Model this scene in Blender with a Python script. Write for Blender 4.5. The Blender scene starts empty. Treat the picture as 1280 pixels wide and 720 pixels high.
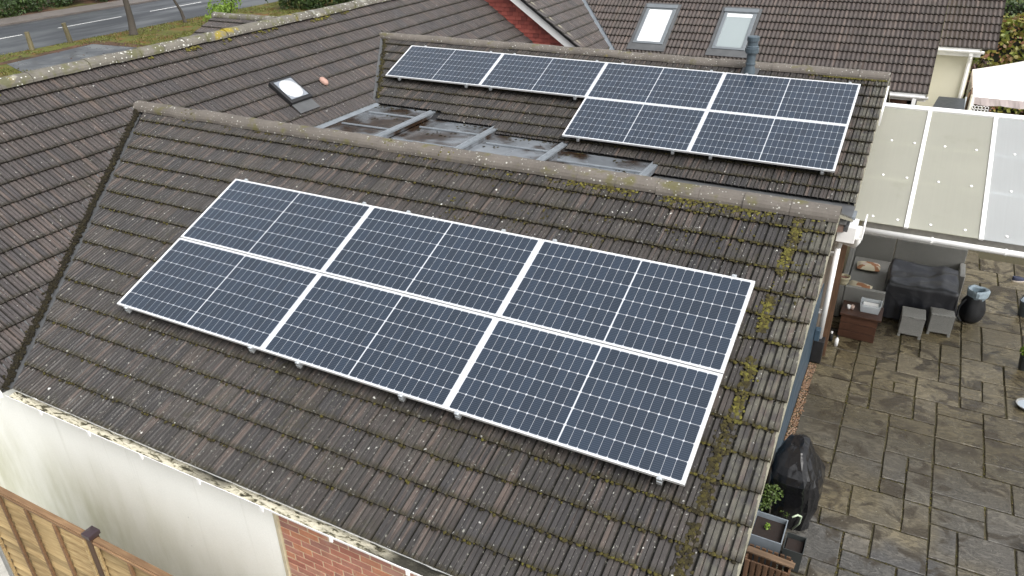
import bpy, bmesh, math, random
from mathutils import Vector, Matrix, noise as mnoise
random.seed(7)
R = math.radians
scn = bpy.context.scene
COL = scn.collection

# ------------------------------------------------------------------ camera, light, exposure
CAM = Vector((7.277, -4.392, 4.034))
cr, cu, cf = Vector((.885, .465, -.02)), Vector((-.205, .428, .881)), Vector((-.418, .775, -.474))
cd = bpy.data.cameras.new('camera'); cam = bpy.data.objects.new('camera', cd); COL.objects.link(cam)
yaw, pit, rol = R(-28.338), R(28.264), R(-1.307)
cf = Vector((math.sin(yaw)*math.cos(pit), math.cos(yaw)*math.cos(pit), -math.sin(pit)))
rt = Vector((math.cos(yaw), -math.sin(yaw), 0)); up = rt.cross(cf)
cr = math.cos(rol)*rt + math.sin(rol)*up; cu = -math.sin(rol)*rt + math.cos(rol)*up
cam.matrix_world = Matrix(((cr.x, cu.x, -cf.x, CAM.x), (cr.y, cu.y, -cf.y, CAM.y), (cr.z, cu.z, -cf.z, CAM.z), (0, 0, 0, 1)))
cd.sensor_width = 36; cd.lens = 954.085/1280*36; cd.clip_start = .05; cd.clip_end = 600
scn.camera = cam
F = 954.085

SUN_EL, SUN_AZ = R(50), R(118)          # overcast: soft brighter patch of sky over the garden on the right
w = bpy.data.worlds.new('World'); scn.world = w; w.use_nodes = True
nt = w.node_tree; bg = nt.nodes['Background']
sky = nt.nodes.new('ShaderNodeTexSky'); sky.sky_type = 'NISHITA'; sky.sun_disc = False
sky.sun_elevation = SUN_EL; sky.sun_rotation = SUN_AZ; sky.air_density = 1.5; sky.dust_density = 6; sky.ozone_density = 1
hs = nt.nodes.new('ShaderNodeHueSaturation'); hs.inputs['Saturation'].default_value = .22   # cloud: the blue is gone
nt.links.new(sky.outputs[0], hs.inputs['Color']); nt.links.new(hs.outputs[0], bg.inputs['Color'])
bg.inputs['Strength'].default_value = .14
sd = bpy.data.lights.new('sun', 'SUN'); sun = bpy.data.objects.new('sun', sd); COL.objects.link(sun)
sd.energy = 1.1; sd.angle = R(50); sd.color = (1, .985, .965)
sv = Vector((math.sin(SUN_AZ)*math.cos(SUN_EL), math.cos(SUN_AZ)*math.cos(SUN_EL), math.sin(SUN_EL)))
sun.rotation_euler = sv.to_track_quat('Z', 'Y').to_euler()
scn.view_settings.view_transform = 'Standard'; scn.view_settings.look = 'None'
scn.view_settings.gamma = 1; scn.view_settings.exposure = 0.82
try: scn.view_settings.use_curve_mapping = False
except Exception: pass

# ------------------------------------------------------------------ node helpers
class NT:
    def __init__(s, name):
        s.m = bpy.data.materials.new(name); s.m.use_nodes = True; s.t = s.m.node_tree
        s.b = s.t.nodes['Principled BSDF']; s.out = s.t.nodes['Material Output']
        s._pos = None; s._obj = None
    def n(s, typ, **kw):
        x = s.t.nodes.new(typ)
        for k, v in kw.items(): setattr(x, k, v)
        return x
    def put(s, sock, v):
        if v is None: return
        if isinstance(v, bpy.types.NodeSocket): s.t.links.new(v, sock)
        elif isinstance(v, (tuple, list)) and len(v) == 3 and len(getattr(sock, 'default_value', (0,)*3) if not isinstance(sock.default_value, float) else (0,)) == 4: sock.default_value = (*v, 1)
        else: sock.default_value = v
    @property
    def pos(s):
        if s._pos is None: s._pos = s.n('ShaderNodeNewGeometry').outputs['Position']
        return s._pos
    @property
    def obj(s):
        if s._obj is None: s._obj = s.n('ShaderNodeTexCoord').outputs['Object']
        return s._obj
    def rnd(s): return s.n('ShaderNodeObjectInfo').outputs['Random']
    def attr(s, name): return s.n('ShaderNodeAttribute', attribute_name=name).outputs['Fac']
    def mapv(s, v, scale=(1, 1, 1), rot=(0, 0, 0), loc=(0, 0, 0)):
        x = s.n('ShaderNodeMapping'); s.put(x.inputs[0], v); x.inputs['Scale'].default_value = scale
        x.inputs['Rotation'].default_value = rot; x.inputs['Location'].default_value = loc; return x.outputs[0]
    def noise(s, scale, detail=4, vec=None, rough=.55, dist=0, col=False):
        x = s.n('ShaderNodeTexNoise'); s.put(x.inputs['Vector'], vec if vec is not None else s.pos)
        x.inputs['Scale'].default_value = scale; x.inputs['Detail'].default_value = detail
        x.inputs['Roughness'].default_value = rough; x.inputs['Distortion'].default_value = dist
        return x.outputs['Color' if col else 'Fac']
    def voro(s, scale, vec=None, out='Distance', feature='F1', rand=1):
        x = s.n('ShaderNodeTexVoronoi', feature=feature); s.put(x.inputs['Vector'], vec if vec is not None else s.pos)
        x.inputs['Scale'].default_value = scale; x.inputs['Randomness'].default_value = rand
        return x.outputs[out]
    def ramp(s, f, stops, interp='LINEAR'):
        x = s.n('ShaderNodeValToRGB'); cr_ = x.color_ramp; cr_.interpolation = interp
        for i, (p, c) in enumerate(stops):
            e = cr_.elements[i] if i < 2 else cr_.elements.new(p)
            e.position = p; e.color = (*c, 1) if isinstance(c, (tuple, list)) else (c, c, c, 1)
        s.put(x.inputs[0], f); return x.outputs[0]
    def mr(s, f, a, b, c=0, d=1, smooth=True):
        x = s.n('ShaderNodeMapRange'); x.interpolation_type = 'SMOOTHSTEP' if smooth else 'LINEAR'
        s.put(x.inputs[0], f)
        for i, v in enumerate((a, b, c, d)): x.inputs[i+1].default_value = v
        return x.outputs[0]
    def mix(s, f, a, b, mode='MIX'):
        x = s.n('ShaderNodeMix', data_type='RGBA', blend_type=mode)
        s.put(x.inputs[0], f); s.put(x.inputs[6], a); s.put(x.inputs[7], b); return x.outputs[2]
    def math(s, op, a, b=0, c=None):
        x = s.n('ShaderNodeMath', operation=op); s.put(x.inputs[0], a); s.put(x.inputs[1], b)
        if c is not None: s.put(x.inputs[2], c)
        return x.outputs[0]
    def sep(s, v):
        x = s.n('ShaderNodeSeparateXYZ'); s.put(x.inputs[0], v); return x.outputs
    def vary(s, c, f, lo, hi):
        return s.mix(1, c, s.ramp(f, [(0, lo), (1, hi)]), 'MULTIPLY')
    def bump(s, h, strength=.3, dist=.01):
        x = s.n('ShaderNodeBump'); s.put(x.inputs['Height'], h); x.inputs['Strength'].default_value = strength
        x.inputs['Distance'].default_value = dist; s.t.links.new(x.outputs[0], s.b.inputs['Normal'])
    def fin(s, col, rough=.6, metal=0, spec=.5, coat=0, coat_rough=.05):
        s.put(s.b.inputs['Base Color'], col); s.put(s.b.inputs['Roughness'], rough); s.put(s.b.inputs['Metallic'], metal)
        s.put(s.b.inputs['Specular IOR Level'], spec)
        if coat: s.put(s.b.inputs['Coat Weight'], coat); s.put(s.b.inputs['Coat Roughness'], coat_rough)
        return s.m

def simple(name, col, rough=.5, metal=0, var=.15, scale=12, bump=0, spec=.5):
    k = NT(name); f = k.noise(scale, 5)
    c = k.vary(col, f, 1-var*1.6, 1+var*1.6)
    if bump: k.bump(k.noise(scale*6, 3), bump, .004)
    return k.fin(c, k.mr(f, .3, .7, max(.02, rough-.08), min(1, rough+.08)), metal, spec)

def tile_mat(name, stops, moss, lich=1.0, across='X', verge=False):
    k = NT(name); rnd = k.attr('rnd'); edge = k.attr('edge')
    c = k.ramp(rnd, stops)
    c = k.vary(c, k.noise(.8, 3), .72, 1.25)
    sc_ = (26, 1.6, 1.6) if across == 'X' else (1.6, 26, 1.6)
    c = k.vary(c, k.noise(1, 3, k.mapv(k.pos, sc_), .6), .4, 1.6)          # each rib weathers on its own
    c = k.mix(k.mr(k.noise(1, 4, k.mapv(k.pos, tuple(v*.6 for v in sc_), loc=(3, 5, 1))), .52, .68, 0, .55), c, (.12, .088, .072))
    c = k.vary(c, k.noise(13, 5), .66, 1.34)
    c = k.vary(c, k.noise(130, 3, rough=.7), .62, 1.38)
    if verge:       # the last tiles by the verge are grown over with pale grey green lichen
        vx_ = k.math('MULTIPLY', k.mr(k.sep(k.pos)[0], 6.5, 6.64), k.mr(k.noise(9, 5), .35, .62, .0, .55)); c = k.mix(vx_, c, (.11, .107, .08))
    c = k.mix(k.math('MULTIPLY', k.mr(k.attr('groove'), .12, .7), .88), c, (.011, .0105, .008))      # groove shade painted in, along with packed dirt
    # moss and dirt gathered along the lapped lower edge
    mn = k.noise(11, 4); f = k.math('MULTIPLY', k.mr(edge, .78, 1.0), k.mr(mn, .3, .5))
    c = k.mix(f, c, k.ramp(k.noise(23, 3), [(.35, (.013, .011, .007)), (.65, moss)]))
    f2 = k.math('MULTIPLY', k.mr(k.noise(2.3, 5), .55, .7), k.mr(k.noise(30, 4), .45, .6))
    c = k.mix(k.math('MULTIPLY', f2, .7), c, (.03, .027, .016))
    for sc, th, keep, col, fl in ((10, .12, .6, (.3, .3, .26), .8), (24, .19, .58, (.2, .2, .175), .75), (6, .08, .76, (.55, .55, .52), 1), (14, .1, .8, (.5, .5, .47), 1), (45, .24, .62, (.2, .195, .17), .6), (19, .12, .78, (.5, .5, .47), 1)):
        wob = k.mapv(k.mix(.04, k.pos, k.noise(40, 2, col=True), 'ADD'))
        d = k.voro(sc, wob); h = k.math('ADD', k.sep(k.voro(sc, wob, out='Color'))[0], k.mr(k.noise(.9, 4, k.mapv(k.pos, loc=(sc, 0, 0))), .35, .65, -.25, .16))      # colonies, not an even sprinkle
        f = k.math('MULTIPLY', k.math('MULTIPLY', k.mr(d, th*1.1, th*.6), k.mr(h, keep, keep+.03)), fl*lich)
        c = k.mix(f, c, col)
    k.bump(k.noise(200, 3, rough=.7), .35, .004)
    return k.fin(c, k.mr(k.noise(5, 4), .3, .7, .42, .66), spec=.5)

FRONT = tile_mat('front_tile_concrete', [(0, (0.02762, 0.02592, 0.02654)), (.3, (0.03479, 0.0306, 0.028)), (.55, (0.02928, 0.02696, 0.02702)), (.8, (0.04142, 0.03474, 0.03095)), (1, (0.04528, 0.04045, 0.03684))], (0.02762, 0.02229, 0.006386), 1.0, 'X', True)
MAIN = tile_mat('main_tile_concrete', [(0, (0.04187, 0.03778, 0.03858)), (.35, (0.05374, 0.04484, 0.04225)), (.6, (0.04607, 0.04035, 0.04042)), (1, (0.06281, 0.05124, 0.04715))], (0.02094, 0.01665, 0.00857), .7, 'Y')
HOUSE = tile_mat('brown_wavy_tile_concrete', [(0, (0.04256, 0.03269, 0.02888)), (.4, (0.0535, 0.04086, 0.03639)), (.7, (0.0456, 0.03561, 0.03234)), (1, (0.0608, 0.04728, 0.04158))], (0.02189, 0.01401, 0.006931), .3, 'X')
k = NT('ridge_concrete'); c = k.vary((0.1188, 0.1056, 0.0924), k.noise(3, 5), .55, 1.45); c = k.vary(c, k.noise(40, 4), .75, 1.25)
c = k.mix(k.math('MULTIPLY', k.mr(k.noise(4.5, 5), .53, .68), .75), c, (.1, .093, .03))
c = k.mix(k.mr(k.noise(1.6, 5), .66, .72), c, (.26, .22, .03))
for sc, th, keep in ((14, .2, .5), (30, .22, .5), (9, .12, .6)):
    c = k.mix(k.math('MULTIPLY', k.mr(k.voro(sc), th, th*.5), k.mr(k.sep(k.voro(sc, out='Color'))[0], keep, keep+.04)), c, (.42, .42, .38))
k.bump(k.noise(90, 4), .35, .004); RIDGE = k.fin(c, .75, spec=.3)
k = NT('lichened_ridge_concrete'); c = k.vary((0.1275, 0.119, 0.102), k.noise(3, 5), .5, 1.5); c = k.vary(c, k.noise(40, 4), .7, 1.3)
c = k.mix(k.math('MULTIPLY', k.mr(k.noise(5, 5), .47, .6), .75), c, (0.0936, 0.0936, 0.0432)); c = k.mix(k.mr(k.noise(1.3, 6), .6, .66), c, (0.2304, 0.18, 0.0252)); c = k.mix(k.math('MULTIPLY', k.mr(k.noise(2.6, 6), .62, .68), .7), c, (0.2592, 0.2592, 0.2376))
for sc, th, keep in ((9, .22, .5), (20, .25, .5)): c = k.mix(k.math('MULTIPLY', k.mr(k.voro(sc), th, th*.6), k.mr(k.sep(k.voro(sc, out='Color'))[0], keep, keep+.04)), c, (.5, .5, .46))
k.bump(k.noise(60, 4), .5, .006); RIDGEM = k.fin(c, .85, spec=.25)
k = NT('lead_sheet'); c = k.vary((0.174, 0.1903, 0.2093), k.noise(2.4, 4), .6, 1.3); c = k.mix(k.mr(k.noise(1.05, 3, dist=.3), .46, .6), c, k.ramp(k.noise(16, 4), [(.35, (0.01631, 0.01196, 0.0087)), (.65, (0.04621, 0.02718, 0.01631))]))
k.bump(k.noise(14, 3), .15, .01); LEAD = k.fin(c, k.mr(k.noise(1.3, 3), .4, .6, .12, .45), .25)
k = NT('lead_clean'); c = k.vary((0.2106, 0.234, 0.2574), k.noise(8, 5), .6, 1.3); LEAD2 = k.fin(c, .4, .3)
k = NT('dirty_valley_lead'); c = k.vary((0.078, 0.081, 0.084), k.noise(5, 5), .45, 1.4); LEAD3 = k.fin(c, .5)
k = NT('moss'); a = k.attr('rnd'); c = k.ramp(a, [(0, (.013, .011, .007)), (.3, (.03, .025, .011)), (.6, (.062, .053, .014)), (.82, (.085, .079, .018)), (1, (.135, .123, .026))])
c = k.vary(c, k.noise(60, 3), .6, 1.4); k.bump(k.noise(240, 2), .5, .006); MOSS = k.fin(c, .9, spec=.2)
WHITE = simple('white_upvc', (.8, .8, .79), .35, var=.05)
k = NT('white_render'); p = k.sep(k.pos)
c = k.vary((.88, .89, .85), k.noise(1.3, 4), .95, 1.03)
h = k.mr(p[2], -.95, -2.3, 0, 1)
st = k.mr(k.noise(1, 6, k.mapv(k.pos, (3.5, 3.5, .9))), .25, .8)
lf = k.mr(p[0], 2.6, -.6, .3, 1)
alg = k.math('MULTIPLY', k.math('MULTIPLY', h, k.math('ADD', k.math('MULTIPLY', st, .5), .3)), lf)
c = k.mix(k.math('MINIMUM', alg, .68), c, (.4, .4, .25))
spots = k.math('MULTIPLY', k.mr(k.voro(3.1), .045, .02), k.mr(k.sep(k.voro(3.1, out='Color'))[1], .55, .6)); c = k.mix(spots, c, (.16, .17, .2))
dr = k.mr(k.noise(1, 4, k.mapv(k.pos, (16, 16, .5)), .6), .58, .72); c = k.mix(k.math('MULTIPLY', dr, k.mr(p[2], -2.2, -.75, .05, .22)), c, (.42, .42, .34)); c = k.vary(c, k.noise(55, 4), .93, 1.05); c = k.vary(c, k.noise(.7, 4), .93, 1.05)
k.bump(k.noise(70, 5), .5, .008); RENDER = k.fin(c, .8, spec=.25)
k = NT('cream_render'); c = k.vary((.58, .56, .45), k.noise(1.5, 4), .88, 1.08); CREAM = k.fin(c, .8)
k = NT('brick'); c = k.ramp(k.rnd(), [(0, (0.2934, 0.125, 0.09237)), (.25, (0.3695, 0.163, 0.1141)), (.45, (0.2716, 0.1413, 0.1141)), (.6, (0.413, 0.1847, 0.1087)), (.8, (0.3478, 0.1956, 0.1521)), (1, (0.2173, 0.1087, 0.08694))])
c = k.vary(c, k.noise(14, 5), .7, 1.35); c = k.mix(k.mr(k.noise(2.2, 5), .55, .75, 0, .55), c, (.5, .41, .36)); k.bump(k.noise(110, 4), .4, .004); BRICK = k.fin(c, .85, spec=.25)
MORTAR = simple('mortar', (.5, .42, .28), .9, bump=.3)
k = NT('brick_pattern'); br = k.n('ShaderNodeTexBrick'); k.put(br.inputs['Vector'], k.mapv(k.pos, (4.44, 4.44, 4.44), (R(90), 0, R(90))))
br.inputs['Color1'].default_value = (.12, .05, .035, 1); br.inputs['Color2'].default_value = (.19, .075, .05, 1); br.inputs['Mortar'].default_value = (.16, .13, .1, 1)
br.inputs['Brick Width'].default_value = 1; br.inputs['Row Height'].default_value = .333; br.inputs['Mortar Size'].default_value = .03; FARBRICK = k.fin(br.outputs[0], .85)
BLUEWALL = simple('slate_blue_paint', (.035, .06, .085), .45, var=.25, scale=5)
def wood(name, c0, c1, axis=(1, 14, 14), rough=.65):
    k = NT(name); g = k.noise(3, 6, k.mapv(k.obj, axis), dist=1.2)
    c = k.ramp(g, [(.3, c0), (.7, c1)]); c = k.vary(c, k.rnd(), .72, 1.25); c = k.vary(c, k.noise(2, 3), .75, 1.2)
    k.bump(g, .25, .004); return k.fin(c, rough, spec=.3)
FENCEW = wood('weathered_fence_larch', (0.1926, 0.1227, 0.05419), (0.4173, 0.3144, 0.159))
RAILW = wood('orange_brown_rail', (0.1425, 0.08, 0.0425), (0.255, 0.16, 0.085))
BATW = wood('brown_batten', (.11, .06, .03), (.2, .115, .06))
DARKW = wood('dark_stained_timber', (.06, .034, .02), (.125, .07, .04), (14, 14, 1))
CHESTW = wood('mahogany_board', (.04, .02, .013), (.09, .042, .026), (2, 12, 12), .4)
PLANKW = wood('old_plank', (.07, .045, .028), (.16, .105, .065))
POSTW = wood('mossy_post', (.07, .06, .035), (.16, .14, .08), (12, 12, 1))
BARGE = simple('brown_bargeboard', (.1, .052, .034), .6)
PLUM = simple('plum_post_cap', (.035, .022, .026), .4)
CONC = simple('grey_concrete', (.2, .2, .19), .85, var=.2, bump=.3)
VERGE = simple('mossy_verge_cement', (.2, .19, .145), .9, var=.4, scale=16, bump=.3)
ALU = NT('anodised_aluminium').fin((.78, .79, .8), .32, .35)
CLAMP = NT('clamp_aluminium').fin((.6, .63, .65), .3, .7)
k = NT('white_backsheet'); BACK = k.fin((.48, .5, .54), .25, coat=1, coat_rough=.03)
k = NT('solar_cell_silicon'); o = k.sep(k.obj)
ln = k.mr(k.math('ABSOLUTE', k.math('SUBTRACT', k.math('FRACT', k.math('MULTIPLY', o[1], 1/.01815)), .5)), .07, .035)
fg = k.mr(k.math('ABSOLUTE', k.math('SUBTRACT', k.math('FRACT', k.math('MULTIPLY', o[0], 1/.0412)), .5)), .02, .008)
base = k.vary((.013, .022, .037), k.rnd(), .85, 1.2)
c = k.mix(k.math('MULTIPLY', ln, .34), base, (.17, .2, .25)); c = k.vary(c, k.noise(.7, 2), .85, 1.15)
CELL = k.fin(c, .35, .0, .2, coat=.85, coat_rough=k.mr(k.noise(3, 4), .35, .7, .03, .09))
DARKMETAL = simple('dark_grey_metal', (.05, .057, .065), .4, .3)
k = NT('roof_window_frame'); WINF = k.fin(k.vary((.2, .22, .235), k.noise(8, 3), .85, 1.15), .38, .5)
def glass(name, c): k = NT(name); return k.fin(k.vary(c, k.noise(.9, 2), .92, 1.06), .12, 0, .6, coat=1, coat_rough=.02)
BLINDW = glass('glass_over_white_blind', (.7, .72, .73)); BLINDG = glass('glass_over_grey_blind', (.25, .29, .295))
TUNNEL = glass('domed_diffuser', (.5, .52, .54))
VENT = simple('blue_grey_pvc', (.06, .082, .1), .45, var=.2)
TERRA = simple('terracotta', (.36, .22, .18), .7)
BLACKRUB = simple('black_flashing', (.012, .012, .013), .5)
k = NT('tile_hanging_red'); c = k.ramp(k.attr('rnd'), [(0, (0.195, 0.045, 0.036)), (.5, (0.285, 0.0645, 0.0495)), (1, (0.36, 0.09, 0.0675))]); c = k.vary(c, k.noise(3, 4), .75, 1.2); REDTILE = k.fin(c, .7)
k = NT('riven_sandstone'); rn = k.rnd(); p = k.sep(k.pos)
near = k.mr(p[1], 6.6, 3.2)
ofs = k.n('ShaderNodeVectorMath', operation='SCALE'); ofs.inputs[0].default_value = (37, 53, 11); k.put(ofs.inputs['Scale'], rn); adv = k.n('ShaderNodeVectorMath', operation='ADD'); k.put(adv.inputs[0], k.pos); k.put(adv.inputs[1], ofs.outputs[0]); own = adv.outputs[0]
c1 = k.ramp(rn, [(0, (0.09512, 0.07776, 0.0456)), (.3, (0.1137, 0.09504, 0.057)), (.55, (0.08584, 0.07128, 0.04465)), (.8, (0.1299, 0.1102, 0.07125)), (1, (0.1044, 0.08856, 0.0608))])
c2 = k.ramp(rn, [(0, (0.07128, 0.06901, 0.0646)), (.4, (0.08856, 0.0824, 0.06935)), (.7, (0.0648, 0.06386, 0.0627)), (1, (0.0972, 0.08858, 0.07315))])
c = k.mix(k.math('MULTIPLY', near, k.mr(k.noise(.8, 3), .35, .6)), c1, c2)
lay = k.noise(3.2, 8, k.mapv(own, (1.2, 2.8, 1)), .62, 2.4)
c = k.mix(1, c, k.ramp(lay, [(.28, .4), (.44, 1.0), (.5, .55), (.55, 1.12), (.75, 1.3)]), 'MULTIPLY')
c = k.vary(c, k.noise(1.05, 4), .65, 1.3); c = k.vary(c, k.noise(70, 3), .75, 1.25)
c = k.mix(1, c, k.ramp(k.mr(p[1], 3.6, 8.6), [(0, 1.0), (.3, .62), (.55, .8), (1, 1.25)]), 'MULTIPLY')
c = k.mix(k.math('MULTIPLY', k.mr(k.noise(2.2, 7, own, dist=1.2), .49, .6), .85), c, (.03, .023, .014))
c = k.mix(k.math('MULTIPLY', k.mr(k.voro(17), .1, .05), k.mr(k.sep(k.voro(17, out='Color'))[0], .78, .82)), c, (.3, .3, .26))
k.bump(k.math('ADD', lay, k.math('MULTIPLY', k.noise(26, 4), .35)), .55, .025)
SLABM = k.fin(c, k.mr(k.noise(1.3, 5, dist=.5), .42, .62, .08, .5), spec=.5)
JOINT = simple('joint_soil', (.05, .043, .02), .9, var=.5, scale=25, bump=.6)
k = NT('pebbles'); c = k.ramp(k.attr('rnd'), [(0, (0.084, 0.036, 0.015)), (.4, (0.18, 0.09, 0.036)), (.7, (0.132, 0.078, 0.045)), (1, (0.24, 0.162, 0.096))]); PEB = k.fin(c, .5)
k = NT('grey_rattan_weave'); o = k.obj
wv = k.n('ShaderNodeTexBrick'); k.put(wv.inputs['Vector'], k.mapv(k.pos, (13, 13, 13), (R(90), 0, 0))); wv.inputs['Color1'].default_value = (.24, .24, .225, 1); wv.inputs['Color2'].default_value = (.33, .325, .305, 1)
wv.inputs['Mortar'].default_value = (.08, .08, .072, 1); wv.inputs['Mortar Size'].default_value = .08; wv.inputs['Brick Width'].default_value = .9; wv.inputs['Row Height'].default_value = .42
c = k.vary(wv.outputs[0], k.noise(2.2, 4), .8, 1.2); k.bump(wv.outputs['Fac'], .4, -.006); RATTAN = k.fin(c, .55)
k = NT('grey_rattan_weave_flat'); wv = k.n('ShaderNodeTexBrick'); k.put(wv.inputs['Vector'], k.mapv(k.pos, (13, 13, 13))); wv.inputs['Color1'].default_value = (.24, .24, .225, 1); wv.inputs['Color2'].default_value = (.31, .305, .285, 1)
wv.inputs['Mortar'].default_value = (.11, .108, .1, 1); wv.inputs['Mortar Size'].default_value = .07; wv.inputs['Brick Width'].default_value = .9; wv.inputs['Row Height'].default_value = .42
k.bump(wv.outputs['Fac'], .4, -.006); RATTANT = k.fin(k.vary(wv.outputs[0], k.noise(2.2, 4), .8, 1.2), .5)
k = NT('black_cover_fabric'); c = k.vary((.014, .015, .02), k.noise(3, 4), .5, 1.5); k.bump(k.noise(5, 5, dist=.6), .35, .04); COVER = k.fin(c, k.mr(k.noise(2.5, 3), .3, .7, .28, .42), spec=.6)
k = NT('black_vinyl'); k.bump(k.noise(4, 2, dist=1.0), .35, .04); VINYL = k.fin((.008, .008, .009), .16, spec=.45)
k = NT('patterned_cushion'); c = k.mix(k.mr(k.noise(5, 2, dist=.5), .5, .53), (.62, .56, .42), (.36, .17, .085)); c = k.mix(k.mr(k.noise(8, 2, k.mapv(k.pos, loc=(3, 1, 7))), .6, .63), c, (.6, .5, .43)); CUSH = k.fin(c, .9)
k = NT('clear_tub'); k.put(k.b.inputs['Transmission Weight'], .7); TUB = k.fin((.85, .9, .93), .15)
TISSUE = simple('white_paper', (.8, .8, .8), .9, var=.06)
CERAM = simple('cream_glazed_pot', (.55, .5, .35), .35, var=.15); SOIL = simple('potting_soil', (.014, .008, .006), .95, var=.5, scale=30, bump=.7)
PLANTER = simple('blue_grey_planter', (.15, .17, .19), .45, var=.25, scale=6); LOWPL = simple('dark_planter', (.03, .034, .034), .45)
LINER = simple('pale_blue_liner', (.28, .35, .4), .5, var=.3, scale=20); BAGM = simple('black_nylon', (.012, .013, .015), .5, var=.3)
HOSE = NT('pale_green_hose').fin((.42, .5, .36), .4)
k = NT('cream_polycarbonate'); c = k.vary((.66, .66, .59), k.noise(1, 4), .9, 1.07); c = k.vary(c, k.noise(1, 3, k.mapv(k.pos, (40, 1, 1))), .97, 1.03)
c = k.mix(k.math('MULTIPLY', k.mr(k.noise(2.4, 6), .58, .8), .22), c, (.4, .4, .28))
tr = k.n('ShaderNodeBsdfTranslucent'); k.put(tr.inputs[0], c); ms = k.n('ShaderNodeMixShader'); ms.inputs[0].default_value = .68
k.t.links.new(k.b.outputs[0], ms.inputs[1]); k.t.links.new(tr.outputs[0], ms.inputs[2]); k.t.links.new(ms.outputs[0], k.out.inputs[0]); POLYC = k.fin(c, .3)
k = NT('bluish_polycarbonate'); c = k.vary((.7, .72, .725), k.noise(1, 4), .94, 1.05); c = k.vary(c, k.noise(1, 3, k.mapv(k.pos, (40, 1, 1))), .96, 1.04)
tr = k.n('ShaderNodeBsdfTranslucent'); k.put(tr.inputs[0], c); ms = k.n('ShaderNodeMixShader'); ms.inputs[0].default_value = .68
k.t.links.new(k.b.outputs[0], ms.inputs[1]); k.t.links.new(tr.outputs[0], ms.inputs[2]); k.t.links.new(ms.outputs[0], k.out.inputs[0]); POLYB = k.fin(c, .25)
k = NT('marquee_canvas'); k.bump(k.noise(1.5, 3), .2, .05); CANVAS = k.fin(k.vary((.88, .87, .86), k.noise(1.5, 3), .93, 1.04), .7)
VALANCE = simple('pinkish_canvas_valance', (.6, .52, .51), .8, var=.08, scale=3)
k = NT('wet_asphalt'); c = k.vary((.026, .029, .034), k.noise(.5, 4), .7, 1.35); c = k.vary(c, k.noise(12, 4), .85, 1.15); k.bump(k.noise(60, 3), .15, .004)
ASPH = k.fin(c, k.mr(k.noise(.35, 4, k.mapv(k.pos, (1.6, .35, 1))), .35, .65, .3, .6))
k = NT('drive_tarmac'); c = k.vary((.045, .049, .056), k.noise(.5, 4), .75, 1.3); c = k.mix(k.mr(k.noise(.9, 4), .68, .71), c, (.35, .37, .38)); DRIVE = k.fin(c, k.mr(k.noise(.5, 4), .35, .65, .2, .55))
LINE = simple('road_paint', (.7, .7, .68), .6, var=.15, scale=3)
PAVE = simple('pavement_tarmac', (.11, .095, .085), .6, var=.3, scale=1.5)
k = NT('lawn'); c = k.ramp(k.noise(.8, 5), [(.3, (.1, .1, .022)), (.55, (.075, .085, .02)), (.75, (.13, .085, .035))]); c = k.vary(c, k.noise(9, 4), .7, 1.3)
c = k.mix(k.math('MULTIPLY', k.mr(k.noise(1.1, 6), .5, .62), k.mr(k.noise(14, 3), .4, .55)), c, (.14, .06, .025)); LAWN = k.fin(c, .9, spec=.2)
k = NT('leaf_litter'); c = k.ramp(k.noise(1.3, 6), [(.3, (.03, .022, .014)), (.5, (.075, .045, .028)), (.7, (.12, .06, .035))]); c = k.mix(k.mr(k.noise(.25, 3), .5, .62), c, (.07, .085, .02)); c = k.vary(c, k.noise(15, 4), .6, 1.4); LITTER = k.fin(c, .9, spec=.2)
def leafmat(name, stops):
    k = NT(name); c = k.ramp(k.attr('rnd'), stops); tr = k.n('ShaderNodeBsdfTranslucent'); k.put(tr.inputs[0], c); ms = k.n('ShaderNodeMixShader'); ms.inputs[0].default_value = .25
    k.t.links.new(k.b.outputs[0], ms.inputs[1]); k.t.links.new(tr.outputs[0], ms.inputs[2]); k.t.links.new(ms.outputs[0], k.out.inputs[0]); return k.fin(c, .45, spec=.4)
LEAFD = leafmat('dark_leaf', [(0, (.025, .045, .014)), (.6, (.045, .08, .022)), (1, (.08, .12, .03))])
LEAFB = leafmat('bright_leaf', [(0, (.1, .17, .02)), (.6, (.16, .26, .03)), (1, (.24, .34, .06))])
LEAFR = leafmat('beech_leaf', [(0, (.1, .14, .025)), (.4, (.2, .22, .035)), (.65, (.24, .2, .05)), (.85, (.24, .12, .06)), (1, (.3, .14, .09))])
LEAFBR = leafmat('brown_leaf', [(0, (.05, .025, .015)), (.6, (.09, .04, .025)), (1, (.12, .07, .03))])
LEAFM = leafmat('mid_leaf', [(0, (.035, .06, .014)), (.6, (.07, .11, .022)), (1, (.13, .17, .05))])
GRASSM = leafmat('grass_blade', [(0, (.07, .08, .018)), (.6, (.11, .12, .025)), (1, (.16, .15, .04))])
BARK = simple('bark', (.045, .038, .03), .9, var=.4, scale=8, bump=.6)
NAVY = simple('navy_canvas', (.012, .017, .045), .7); SOLE = simple('pale_rubber', (.5, .45, .4), .7); JEAN = simple('grey_blue_plastic', (.12, .15, .18), .5)

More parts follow.
